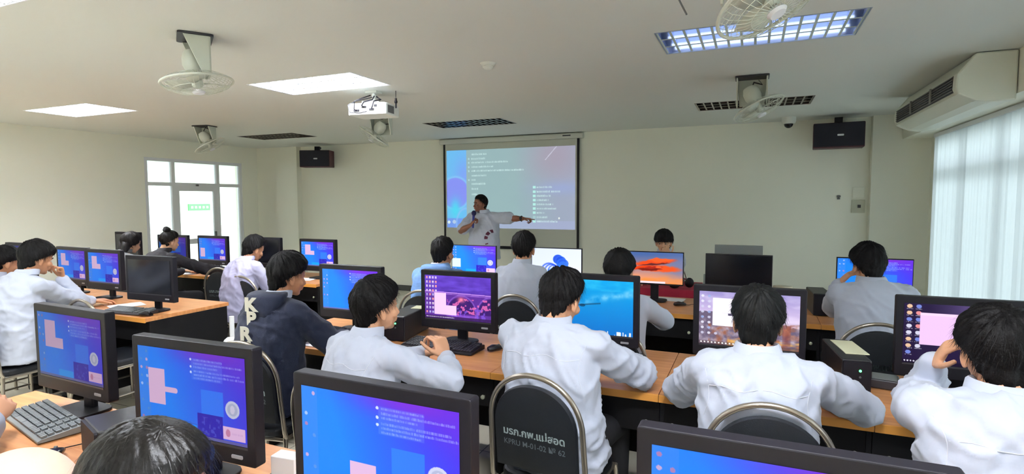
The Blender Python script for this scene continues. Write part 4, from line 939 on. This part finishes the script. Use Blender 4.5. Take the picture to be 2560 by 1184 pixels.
def person(label, head, ztop, yaw=0, lean=10, hyaw=0, hpitch=8, arms=(None, None), style='short', hmat=None, sk='a', top=None, sleeve='long', near=True, sc=1.0, seated=True,
           seed=1, pants=None, hood=False, build=1.0, collar=True, lower=True, side=0, amp=1.0, name='person', hroll=0, face=False, group=None):
    top = top or shirt_w; pants = pants or trouser; hmat = hmat or hair_m
    Z = V((0, 0, 1)); ya = R(yaw); F = V((-sin(ya), cos(ya), 0)); Rt = V((cos(ya), sin(ya), 0))
    ha = R(yaw+hyaw); hp = R(hpitch); HF0 = V((-sin(ha), cos(ha), 0)); HR = V((cos(ha), sin(ha), 0)); HF = HF0*cos(hp)-Z*sin(hp); HU = Z*cos(hp)+HF0*sin(hp)
    if hroll: q = Matrix.Rotation(R(hroll), 3, HF); HR = q @ HR; HU = q @ HU
    c = V((head[0], head[1], ztop))-HU*(.093+.028)*sc      # skull centre
    nb = c-HU*.10-HF*.03; NB = V((nb.x, nb.y, nb.z-.042))-F*.025   # neck base
    la = R(lean)
    if seated: hz_ = .54; T = (NB.z-hz_)
    else: hz_ = .93*sc; T = NB.z-hz_
    HP = V((NB.x, NB.y, hz_))-F*T*math.tan(la)*1.0+Rt*side*.1
    root = bpy.data.objects.new(name, None); COL.objects.link(root); root.empty_display_size = .1
    org = V((HP.x, HP.y, 0)); root.location = org; tag(root, label, 'person', group)
    # spine with a rounded upper back
    def sp(t): return HP.lerp(NB, t)-F*(.038*sin(pi*t)*(1 if seated else .3))
    SP = [sp(t) for t in (0, .2, .42, .65, .82, .93, 1.0)]
    def secs(g, w): # widths
        W = [(.168, .118), (.158, .11), (.158, .112), (.172, .118), (.178, .105), (.13, .078), (.066, .06)]
        out = []
        for i, (a, b) in enumerate(W):
            tdir = (SP[min(i+1, 6)]-SP[max(i-1, 0)]).normalized(); fx = Rt; fy = tdir.cross(fx)
            out.append((SP[i], fx*(a*build+g*w[i]), fy*(b*build+g*w[i])))
        return out
    SHL = []; sides = (-1, 1)
    for s_ in sides: SHL.append(SP[5]+Rt*s_*.158*build*max(1, sc*.98)-Z*.035)
    A = []
    for k, s_ in enumerate(sides):
        a = arms[k]
        if a is None:
            el_ = SHL[k]+F*.13-Z*.25+Rt*s_*.05; wr = el_+F*.23-Rt*s_*.05; wr.z = max(.80, el_.z); el_.z = max(el_.z, .76)
            a = dict(e=el_, w=wr, d=F, n=-Z, th=-Rt*s_, curl=.4)
        A.append(a)
    # ---- body (one surface)
    vox = .0052 if near else .0075
    b = MB(); b.loft(secs(-.012, [1]*7), 20, 2.3)
    for k, s_ in enumerate(sides):
        a = A[k]; e_, w_ = V(a['e']), V(a['w'])
        b.cap(SHL[k], e_, .046*build, .037*build); b.cap(e_, e_.lerp(w_, .4), .038*build, .037*build); b.cap(e_.lerp(w_, .35), w_, .037*build, .024); b.cap(SP[5], SHL[k], .05, .045)
        hand(b, w_, a['d'], a['n'], a['th'], a.get('curl', .4), 1.0*a.get('s', 1), a.get('curls'), a.get('thumb', .5))
    if seated:
        KN = [HP+Rt*s_*.10+F*.03 for s_ in sides]; K = [HP+Rt*s_*.15+F*.43-Z*.02 for s_ in sides]; AN = [V((k_.x, k_.y, .09))+F*.0 for k_ in K]
    else:
        KN = [HP+Rt*s_*.09 for s_ in sides]; K = [HP+Rt*s_*.11+F*.02-Z*.44 for s_ in sides]; AN = [V((k_.x, k_.y, .09))+Rt*s_*.02 for k_, s_ in zip(K, sides)]
    for k in range(2): b.cap(KN[k], K[k], .075, .052); b.cap(K[k], AN[k], .05, .034); b.cap(AN[k], AN[k]+F*.13-Z*.05, .034, .028)
    # neck and head
    b.cap(SP[6]-Z*.02, c-HU*.075*sc-HF*.022*sc, .056*build, .052*sc)
    def hp_(x_, y_, z_): return c+HR*x_*sc+HF*y_*sc+HU*z_*sc
    HM = Matrix((( HR.x, HF.x, HU.x), (HR.y, HF.y, HU.y), (HR.z, HF.z, HU.z))).to_4x4()
    b.ell(c, (.0765*sc, .0955*sc, .091*sc), HM, 24, 16); b.ell(hp_(0, .026, -.045), (.063*sc, .066*sc, .075*sc), HM, 20, 14); b.ell(hp_(0, .040, -.085), (.048*sc, .046*sc, .042*sc), HM, 16, 12); b.ell(hp_(0, .066, -.112), (.022*sc, .022*sc, .017*sc), HM)
    b.ell(hp_(0, .083, -.012), (.045*sc, .014*sc, .010*sc), HM)
    b.cap(hp_(0, .090, -.022), hp_(0, .106, -.055), .0075*sc, .0115*sc, 8); b.ell(hp_(.010, .096, -.060), (.008*sc, .010*sc, .007*sc), HM); b.ell(hp_(-.010, .096, -.060), (.008*sc, .010*sc, .007*sc), HM)
    for s_ in sides:
        b.ell(hp_(s_*.042, .066, -.05), (.02*sc, .02*sc, .022*sc), HM); q = Matrix.Rotation(s_*-.35, 4, 'Z')
        b.ell(hp_(s_*.080, -.004, -.038), (.007*sc, .017*sc, .031*sc), HM @ q, 12, 10); b.ell(hp_(s_*.077, .004, -.058), (.008*sc, .010*sc, .014*sc), HM)
    b.ell(hp_(0, .093, -.078), (.022*sc, .009*sc, .007*sc), HM); b.ell(hp_(0, .090, -.090), (.019*sc, .009*sc, .007*sc), HM)
    me = remesh(b, vox, 2 if near else 1)
    n = len(me.vertices); co = np.empty(n*3); me.vertices.foreach_get('co', co); co = co.reshape(-1, 3)
    for s_ in sides:   # eye sockets
        p = np.array(hp_(s_*.031, .088, -.026)); d2 = ((co-p)**2).sum(1); co -= np.array(HF)*(.011*sc*np.exp(-d2/(.013*sc)**2))[:, None]
    me.vertices.foreach_set('co', co.ravel()); me.update()
    putmesh('body', me, skin(sk), root, org)
    if face:
        for s_ in sides:
            m = MB(); m.ell(hp_(s_*.031, .0725, -.027), (.0125*sc, .011*sc, .008*sc), HM, 14, 10); m.mi = 1; m.ell(hp_(s_*.031, .0815, -.027), (.0055*sc, .003*sc, .0055*sc), HM, 12, 8); O('eye', m, [eye_m, iris_m], root, smooth=True, off=org)
            m = MB(); m.tube([hp_(s_*.014, .095, -.006), hp_(s_*.03, .092, .000), hp_(s_*.048, .078, -.006)], [.003, .004, .002], 6); O('eyebrow', m, hair_m, root, smooth=True, off=org)
        m = MB(); m.ell(hp_(0, .0985, -.079), (.019*sc, .005*sc, .0042*sc), HM, 14, 8); m.ell(hp_(0, .096, -.087), (.016*sc, .005*sc, .0048*sc), HM, 14, 8); O('lips', m, lip_m, root, smooth=True, off=org)
    # ---- top
    g = MB(); W = [1.7, 2.0, 1.7, 1.1, .8, .9, .45] if not hood else [2.6, 3.0, 2.7, 2.0, 1.5, 1.6, 1.2]
    ss = secs(.016, W); bot = ss[0]; low = (bot[0]-Z*(.055 if seated else .10)+F*.01, bot[1]*1.06, bot[2]*1.08); g.loft([low]+ss, 24, 2.35)
    for k, s_ in enumerate(sides):
        a = A[k]; e_, w_ = V(a['e']), V(a['w']); gg = .018 if not hood else .030
        g.cap(SP[5]-Z*.01, SHL[k], .058*build, .052*build+gg*.6); r0 = .052*build+gg*.6
        if sleeve == 'long':
            g.cap(SHL[k], e_, r0, .043*build+gg); g.cap(e_, e_.lerp(w_, .55), .044*build+gg, .038+gg*.9); end = e_.lerp(w_, .93); g.cap(e_.lerp(w_, .5), end, .038+gg*.95, .030+gg*.45)
        elif sleeve == 'roll': g.cap(SHL[k], e_, r0, .043*build+gg); g.cap(e_, e_.lerp(w_, .35), .044*build+gg, .04+gg)
        else: m_ = SHL[k].lerp(e_, .82); g.cap(SHL[k], m_, r0, .052*build+gg*1.1)
    sm = remesh(g, .0095 if near else .013, 3, 'shirt')
    if near: wrinkle(sm, .012*amp, 13, seed); wrinkle(sm, .0055*amp, 24, seed+9)
    else: wrinkle(sm, .008*amp, 12, seed)
    putmesh('hooded_jacket' if hood else 'shirt', sm, top, root, org)
    if collar:
        m = MB(); cc = SP[6]+Z*.012+F*.006; secs_ = []
        up = (c-SP[6]).normalized(); n_ = 28; prof = [(.064, -.022), (.062, .024), (.066, .030), (.073, .022), (.083, -.016), (.076, -.020)]
        vs_ = []
        for i in range(n_+1):
            t_ = i/n_; an = -pi/2-.35+(pi*2-.0)*0+(t_*(2*pi-.5))+.42+pi/2+pi/2-.17; rad = Rt*cos(an)+F*sin(an)
            for (r_, h_) in prof: vs_.append(cc+rad*(r_*build)*(1.0)+up*(h_+.008-.012*max(0, sin(an))))
        k_ = len(prof); m.add(vs_, [(i*k_+j, i*k_+(j+1) % k_, (i+1)*k_+(j+1) % k_, (i+1)*k_+j) for i in range(n_) for j in range(k_)])
        O('collar', m, top if not hood else shirt_w, root, smooth=True, off=org)
    if hood:
        m = MB(); cc = SP[6]-F*.06; m.loft([(cc-F*.05-Z*.13, Rt*.03, F*.02), (cc-F*.055-Z*.08, Rt*.115, F*.045), (cc-F*.03-Z*.02, Rt*.135, F*.07), (cc+Z*.02, Rt*.125, F*.085), (cc+Z*.035+F*.03, Rt*.10, F*.07)], 20)
        hm_ = remesh(m, .010, 3, 'hood'); wrinkle(hm_, .012, 11, seed+4); putmesh('hood', hm_, top, root, org)
    if lower:
        g = MB(); g.ell(HP-Z*.02, (.17*build, .14, .10), Matrix.Rotation(ya, 4, 'Z'))
        for k in range(2): g.cap(KN[k], K[k], .092, .07); g.cap(K[k], AN[k], .068, .055)
        lm_ = remesh(g, .016, 2, 'trousers'); putmesh('trousers', lm_, pants, root, org)
        for k in range(2):
            m = MB(); p = V((AN[k].x, AN[k].y, 0)); m.loft([(p-F*.05+Z*.035, Rt*.03, Z*.03), (p+F*0+Z*.04, Rt*.038, Z*.04), (p+F*.1+Z*.03, Rt*.042, Z*.03), (p+F*.17+Z*.022, Rt*.035, Z*.022), (p+F*.19+Z*.018, Rt*.015, Z*.012)], 14, 2.5); O('shoe', m, shoe_m, root, smooth=True, off=org)
    if style != 'none': hairdo(root, org, c, HF, HR, HU, style, hmat, near, sc)
    root['_c'] = 0; del root['_c']
    return dict(root=root, org=org, c=c, F=F, Rt=Rt, HF=HF, HR=HR, HU=HU, SP=SP, SHL=SHL, A=A)
def arm(e, w, d, n, th, curl=.4, **k): return dict(e=V(e), w=V(w), d=V(d), n=V(n), th=V(th), curl=curl, **k)

PP = []
PP.append(person('boy in white shirt with clasped hands, before the purple bridge monitor', (-1.56, 2.05), 1.307, yaw=-14, lean=1, hyaw=-14, hpitch=0, style='full', seed=1, sc=1.0, build=.98,
       arms=(arm((-1.70, 2.22, .84), (-1.505, 2.35, .88), (.8, .3, .2), (-.3, -.2, -1), (0, .3, 1), .8, s=1.08), arm((-1.225, 2.13, .84), (-1.37, 2.345, .875), (-.45, .15, .85), (-.8, .3, -.3), (-.3, -.9, .3), .85, s=1.08)), amp=1.4))
PP.append(person('boy in white shirt holding a mouse, centre, chair back lettering below him', (-.787, 2.47), 1.334, yaw=-4, lean=-1, hyaw=-14, hpitch=20, style='short', seed=2, sc=1.06, build=1.14, side=.3,
       arms=(arm((-1.02, 2.55, .83), (-.93, 2.82, .80), (.1, 1, 0), (0, 0, -1), (1, 0, 0), .4), arm((-.475, 2.60, .83), (-.555, 2.92, .795), (0, 1, -.02), (0, 0, -1), (-1, 0, 0), .3)), amp=1.5))
PP.append(person('boy in white shirt with both elbows out, before the rocky wallpaper monitor', (.028, 2.40), 1.312, yaw=0, lean=0, hyaw=2, hpitch=4, style='short', hmat=M('greyish_black_hair', (12, 13, 13), .6, spec=.22), seed=3, sc=1.04, build=1.12,
       arms=(arm((-.285, 2.56, .79), (-.13, 2.80, .79), (.4, 1, 0), (0, 0, -1), (1, 0, 0), .4), arm((.425, 2.58, .81), (.23, 2.82, .79), (-.4, 1, 0), (0, 0, -1), (-1, 0, 0), .4)), amp=1.4))
PP.append(person('large boy in white shirt at the far right, hand raised to his ear', (.715, 2.2), 1.315, yaw=4, lean=8, hyaw=0, hpitch=6, style='full', seed=4, sc=1.08, build=1.25,
       arms=(arm((.595, 2.50, .90), (.605, 2.38, 1.06), (.25, -.45, .85), (.9, -.3, 0), (0, -.5, .5), .5), arm((1.10, 2.45, .84), (.9, 2.68, .81), (-.5, 1, 0), (0, 0, -1), (-1, 0, 0), .4)), amp=1.5))
p6 = person('boy in navy hooded jacket with white letters down the back', (-2.45, 2.44), 1.354, yaw=-6, lean=4, hyaw=-16, hpitch=10, style='full', seed=5, sc=1.0, build=1.0, top=M('navy_cloth', (24, 31, 54), .9, bump=.2, bscale=200, sheen=.1), hood=True,
       arms=(None, arm((-2.17, 2.46, .83), (-2.26, 2.72, .80), (-.2, 1, 0), (0, 0, -1), (-1, 0, 0), .4)), sk='b')
# white letters down the back of the jacket
def back_letters():
    root, org = p6['root'], p6['org']; jac = [o for o in root.children if o.name.startswith('hooded_jacket')][0]; hd = [o for o in root.children if o.name.startswith('hood') and o != jac][0]
    F, Rt, SP = p6['F'], p6['Rt'], p6['SP']
    for i, ch in enumerate('KPRU'):
        c0 = V((SP[3].x, SP[3].y, 0))+Rt*.015; pt = V((c0.x, c0.y, 1.09-i*.076))-F*.45; best = None
        for ob in (jac, hd):
            for du in (-.02, 0, .02):
                hit, loc, nor, _ = ob.ray_cast(pt+Rt*du-org, F)
                if hit:
                    dd = (loc-(pt-org)).dot(F)
                    if best is None or dd < best: best = dd
        if best is None: continue
        base = pt-org+F*(best-.004); q = Matrix.Rotation(R(14), 3, 'Z'); ax = q @ Rt; nrm = q @ F
        mb = text_mb(ch, .098, .005); xs = [v[0] for v in mb.v]; mx = (max(xs)+min(xs))/2
        mb.v = [tuple(base+ax*(v[0]-mx)*1.15+V((0, 0, 1))*(v[1]-.035)-nrm*(v[2]*3+.004)) for v in mb.v]
        O('letter', mb, M('cream_print', (226, 222, 204), .8), jac)
bpy.context.view_layer.update()
back_letters()
person('boy in white shirt sitting upright before the projection screen, seen from behind', (-1.688, 4.15), 1.399, yaw=0, lean=2, hyaw=8, hpitch=4, style='undercut', seed=6, near=True, sc=1.02, build=.98, sk='b')
person('boy in white shirt resting his cheek on his hand, back right', (.70, 4.32), 1.36, yaw=6, lean=10, hyaw=12, hpitch=10, style='full', seed=7, sc=1.04, build=1.15,
       arms=(arm((.55, 4.56, .87), (.565, 4.45, 1.06), (.55, -.1, .65), (.9, 0, .1), (0, .3, 1), .45), None), near=True)
person('student in white shirt mostly hidden behind the turquoise-sea monitor', (-.75, 3.42), 1.345, yaw=0, lean=6, hyaw=0, hpitch=8, style='full', seed=8, near=False, sc=.98,
       arms=(None, arm((-.50, 3.60, .88), (-.60, 3.85, .84), (0, 1, 0), (0, 0, -1), (-1, 0, 0), .4)))
person('man in pale blue hooded jacket left of the thin blue-screened monitor', (-2.408, 4.1), 1.344, yaw=6, lean=8, hyaw=-10, hpitch=4, style='short', seed=9, near=False, sc=1.02, build=1.05, top=M('pale_blue_cloth', (112, 150, 204), .8, var=.35, vscale=22, stretch=(1, 1, 3)), hood=True, sk='b')
person('boy facing the class behind the orange-wallpaper monitor, hand at his chin', (-.875, 6.15), 1.33, yaw=176, lean=10, hyaw=4, hpitch=6, style='bowl', seed=10, near=True, sc=1.0, face=True, sk='e',
       arms=(arm((-.72, 5.98, .86), (-.80, 5.97, 1.04), (-.35, .05, 1), (0, 1, 0), (0, .3, 1), .8), None))
pr = person('presenter in white polo shirt holding a microphone and pointing at the projection', (-3.50, 7.0), 1.735, yaw=176, lean=0, hyaw=-34, hpitch=0, style='crop', seed=11, near=True, sc=1.0, face=True, sk='c', sleeve='short', seated=False, build=1.2,
       arms=(arm((-3.02, 6.98, 1.395), (-2.84, 6.98, 1.395), (1, -.1, -.02), (0, 0, -1), (0, -1, .2), .1, curls=[.05, 1.3, 1.4, 1.4]), arm((-3.74, 6.86, 1.22), (-3.535, 6.76, 1.31), (.45, .1, .6), (.6, .5, -.3), (.3, 0, 1), 1.15)), pants=M('dark_trousers', (40, 40, 46), .8))
# striped crescent printed on the presenter's shirt, wrist watch
bpy.context.view_layer.update()
rt = pr['root']; org = pr['org']; sh = [o for o in rt.children if o.name.startswith('shirt')][0]
def onshirt(x, z): hit, loc, nor, _ = sh.ray_cast(V((x, 5.5, z))-org, V((0, 1, 0))); return loc-V((0, .003, 0)) if hit else None
def stripe(pts, wd, t0, t1):
    vs_ = []
    for i in range(7):
        t = t0+(t1-t0)*i/6; k = min(len(pts)-2, int(t)); f = t-k; p = pts[k].lerp(pts[k+1], f); d = (pts[k+1]-pts[k]).normalized(); nn = V((-d.y, d.x))
        for e in (-1, 0, 1): q = onshirt(p.x+nn.x*wd*e, p.y+nn.y*wd*e); vs_.append(q if q else V((0, 0, 0)))
    m.add(vs_, [(i*3+j, i*3+j+1, i*3+j+4, i*3+j+3) for i in range(6) for j in range(2)])
path = [V(p) for p in ((-3.20, 1.215), (-3.26, 1.225), (-3.315, 1.215), (-3.355, 1.18), (-3.375, 1.13), (-3.37, 1.07), (-3.35, 1.01), (-3.325, .95), (-3.30, .89), (-3.27, .83))]
m = MB()
for a, b in ((.1, .45), (1.5, 2.0), (2.4, 3.3), (3.6, 4.35), (5.3, 5.55), (5.9, 6.3), (6.7, 7.9), (8.1, 8.9)):
    m = MB(); stripe(path, .022 if a < 5 else .018, a, b); O('printed_stripe', m, M('maroon_print', (92, 34, 60), .8), sh)
m = MB(); m.tube([V((-2.875, 6.98+.034*cos(a*pi/8), 1.395+.034*sin(a*pi/8)))-org for a in range(16)], .008, 6, closed=True); m.box(V((-2.875, 6.945, 1.40))-org, (.034, .012, .034)); O('wristwatch', m, plastic_blk, rt)
t = thing('microphone', 'blue handheld microphone at the presenter\'s mouth', 'microphone', (-3.49, 6.76, 1.40))
m = MB(); m.cyl((-.012, 0, -.13), (0, .0, .04), .013, 14, .018); O('handle', m, M('blue_plastic', (22, 30, 110), .35), t, smooth=True)
m = MB(); m.ell((.004, .0, .07), (.033, .033, .038)); O('foam_head', m, M('blue_foam', (20, 24, 70), .95), t, smooth=True)

# left block and foreground
person('boy in white shirt with his hand at his mouth, at the left desks', (-4.98, 2.46), 1.356, yaw=2, lean=10, hyaw=-4, hpitch=14, style='full', seed=12, near=True, sc=1.02, build=1.02, sk='b', face=True,
       arms=(arm((-5.2, 2.65, .84), (-5.15, 2.9, .80), (.1, 1, 0), (0, 0, -1), (1, 0, 0), .4), arm((-4.96, 2.70, .83), (-5.0, 2.60, 1.04), (0, -.1, 1), (0, -1, .2), (-.3, -.3, .5), 1.1)), amp=1.2)
person('boy in white shirt cut off by the left edge of the view', (-5.62, 2.55), 1.287, yaw=0, lean=12, hyaw=0, hpitch=16, style='full', seed=13, near=False, sc=1.0, sk='b')
person('girl in grey top with dark hair, far left by the window wall', (-6.61, 4.2), 1.300, yaw=0, lean=14, hyaw=-10, hpitch=18, style='long', seed=14, near=False, sc=.98, top=M('grey_patterned_cloth', (116, 116, 118), .85, var=.3, vscale=30), sk='e', face=True, hmat=hair_b)
person('girl with a hair bun in a black blazer at the far left desks', (-6.18, 4.35), 1.322, yaw=0, lean=14, hyaw=-8, hpitch=12, style='tied', seed=15, near=True, sc=.98, top=M('black_blazer', (26, 22, 28), .8, bump=.1, bscale=100), sk='e', face=True, hmat=hair_b,
       arms=(None, arm((-5.86, 4.56, .84), (-5.92, 4.82, .80), (0, 1, 0), (0, 0, -1), (-1, 0, 0), .4)))
person('boy in pale lilac-white shirt beside the column at the end of the left block', (-4.60, 4.15), 1.300, yaw=-6, lean=10, hyaw=-6, hpitch=22, style='short', seed=16, near=True, sc=1.02, top=M('lilac_white_shirt', (180, 178, 208), .85, bump=.1, bscale=26), sk='b', face=True)
person('dark-haired person in the foreground seen from above and behind', (-.835, .56), 1.302, yaw=-4, lean=14, hyaw=-84, hpitch=20, style='smooth', seed=17, near=True, sc=.98, hmat=M('glossy_brown_black_hair', (16, 13, 12), .42, spec=.3, bump=.2, bscale=90), sk='a', face=True)
person('person with a bare pale head at the bottom left corner', (-1.14, .52), 1.262, yaw=0, lean=10, hyaw=20, hpitch=10, style='none', seed=18, near=True, sc=1.12, top=M('pale_grey_shirt', (178, 184, 196), .85), sk='d')
person('person in pale grey sleeve whose hand rests at the left edge of the nearest desk', (-2.80, .62), 1.25, yaw=-6, lean=10, hyaw=0, hpitch=20, style='short', seed=19, near=True, sc=1.0, top=M('pale_grey_shirt'), sk='a',
       arms=(None, arm((-2.42, .92, .80), (-2.60, 1.10, .83), (-.55, .7, .45), (-.6, -.3, -.6), (.3, .3, .9), .5)))
# seams on the nearest white shirts
bpy.context.view_layer.update()
seam_m = M('shirt_seam', (206, 209, 218), .9)
for k_, P in enumerate(PP):
    root, org, F, Rt, SP = P['root'], P['org'], P['F'], P['Rt'], P['SP']; sh = [o for o in root.children if o.name.startswith('shirt')][0]
    wd = (P['SHL'][1]-P['SHL'][0]).length/2
    def hitb(u, z):
        o_ = V((SP[4].x, SP[4].y, z))+Rt*u-F*.45; h, l, n_, _ = sh.ray_cast(o_-org, F); return l+n_*.0006 if h else None
    for line in ([(-.92*wd+1.84*wd*i/16, SP[4].z+.006*sin(i*.8)-.01*abs(i-8)/8) for i in range(17)],
                 [(wd*(1.02-.10*sin(i/9*pi)), SP[5].z-.015-.17*i/9) for i in range(10)], [(-wd*(1.02-.10*sin(i/9*pi)), SP[5].z-.015-.17*i/9) for i in range(10)]):
        pts = [p for p in (hitb(*q) for q in line) if p]
        if len(pts) > 3: m = MB(); m.tube(pts, .0013, 5); O('seam', m, seam_m, sh, smooth=True)
# bin by the aisle
t = thing('waste_bin', 'waste bin lined with a crumpled translucent white bag in the aisle', 'bin', (-4.02, 3.42, 0))
m = MB(); m.lathe([(.10, 0), (.11, .01), (.135, .38), (.14, .39)], (0, 0, 0), 24); O('bucket', m, plastic_dk, t, smooth=True)
m = MB(); rb = random.Random(3)
for i in range(9): m.ell((rb.uniform(-.11, .11), rb.uniform(-.08, .08), .37+rb.uniform(0, .07)), (rb.uniform(.05, .08), .07, rb.uniform(.04, .06)), Matrix.Rotation(rb.uniform(0, 3), 4, 'Y'), 12, 8)
me = remesh(m, .012, 1, 'bag_liner'); wrinkle(me, .015, 14, 3); putmesh('bag_liner', me, M('thin_white_plastic', (196, 200, 200), .35), t, (0, 0, 0))
m = MB(); m.cyl((-.14, .02, .1), (-.15, .03, .64), .02); o = O('gleam_roll', m, paper_m, smooth=True); o.location = (-4.02, 3.42, 0); tag(o, 'white roll added in the bin to stand for a gleam beside the left desk', 'added roll')  # made-up white roll, stands in for a strip of gleaming daylight by the desk
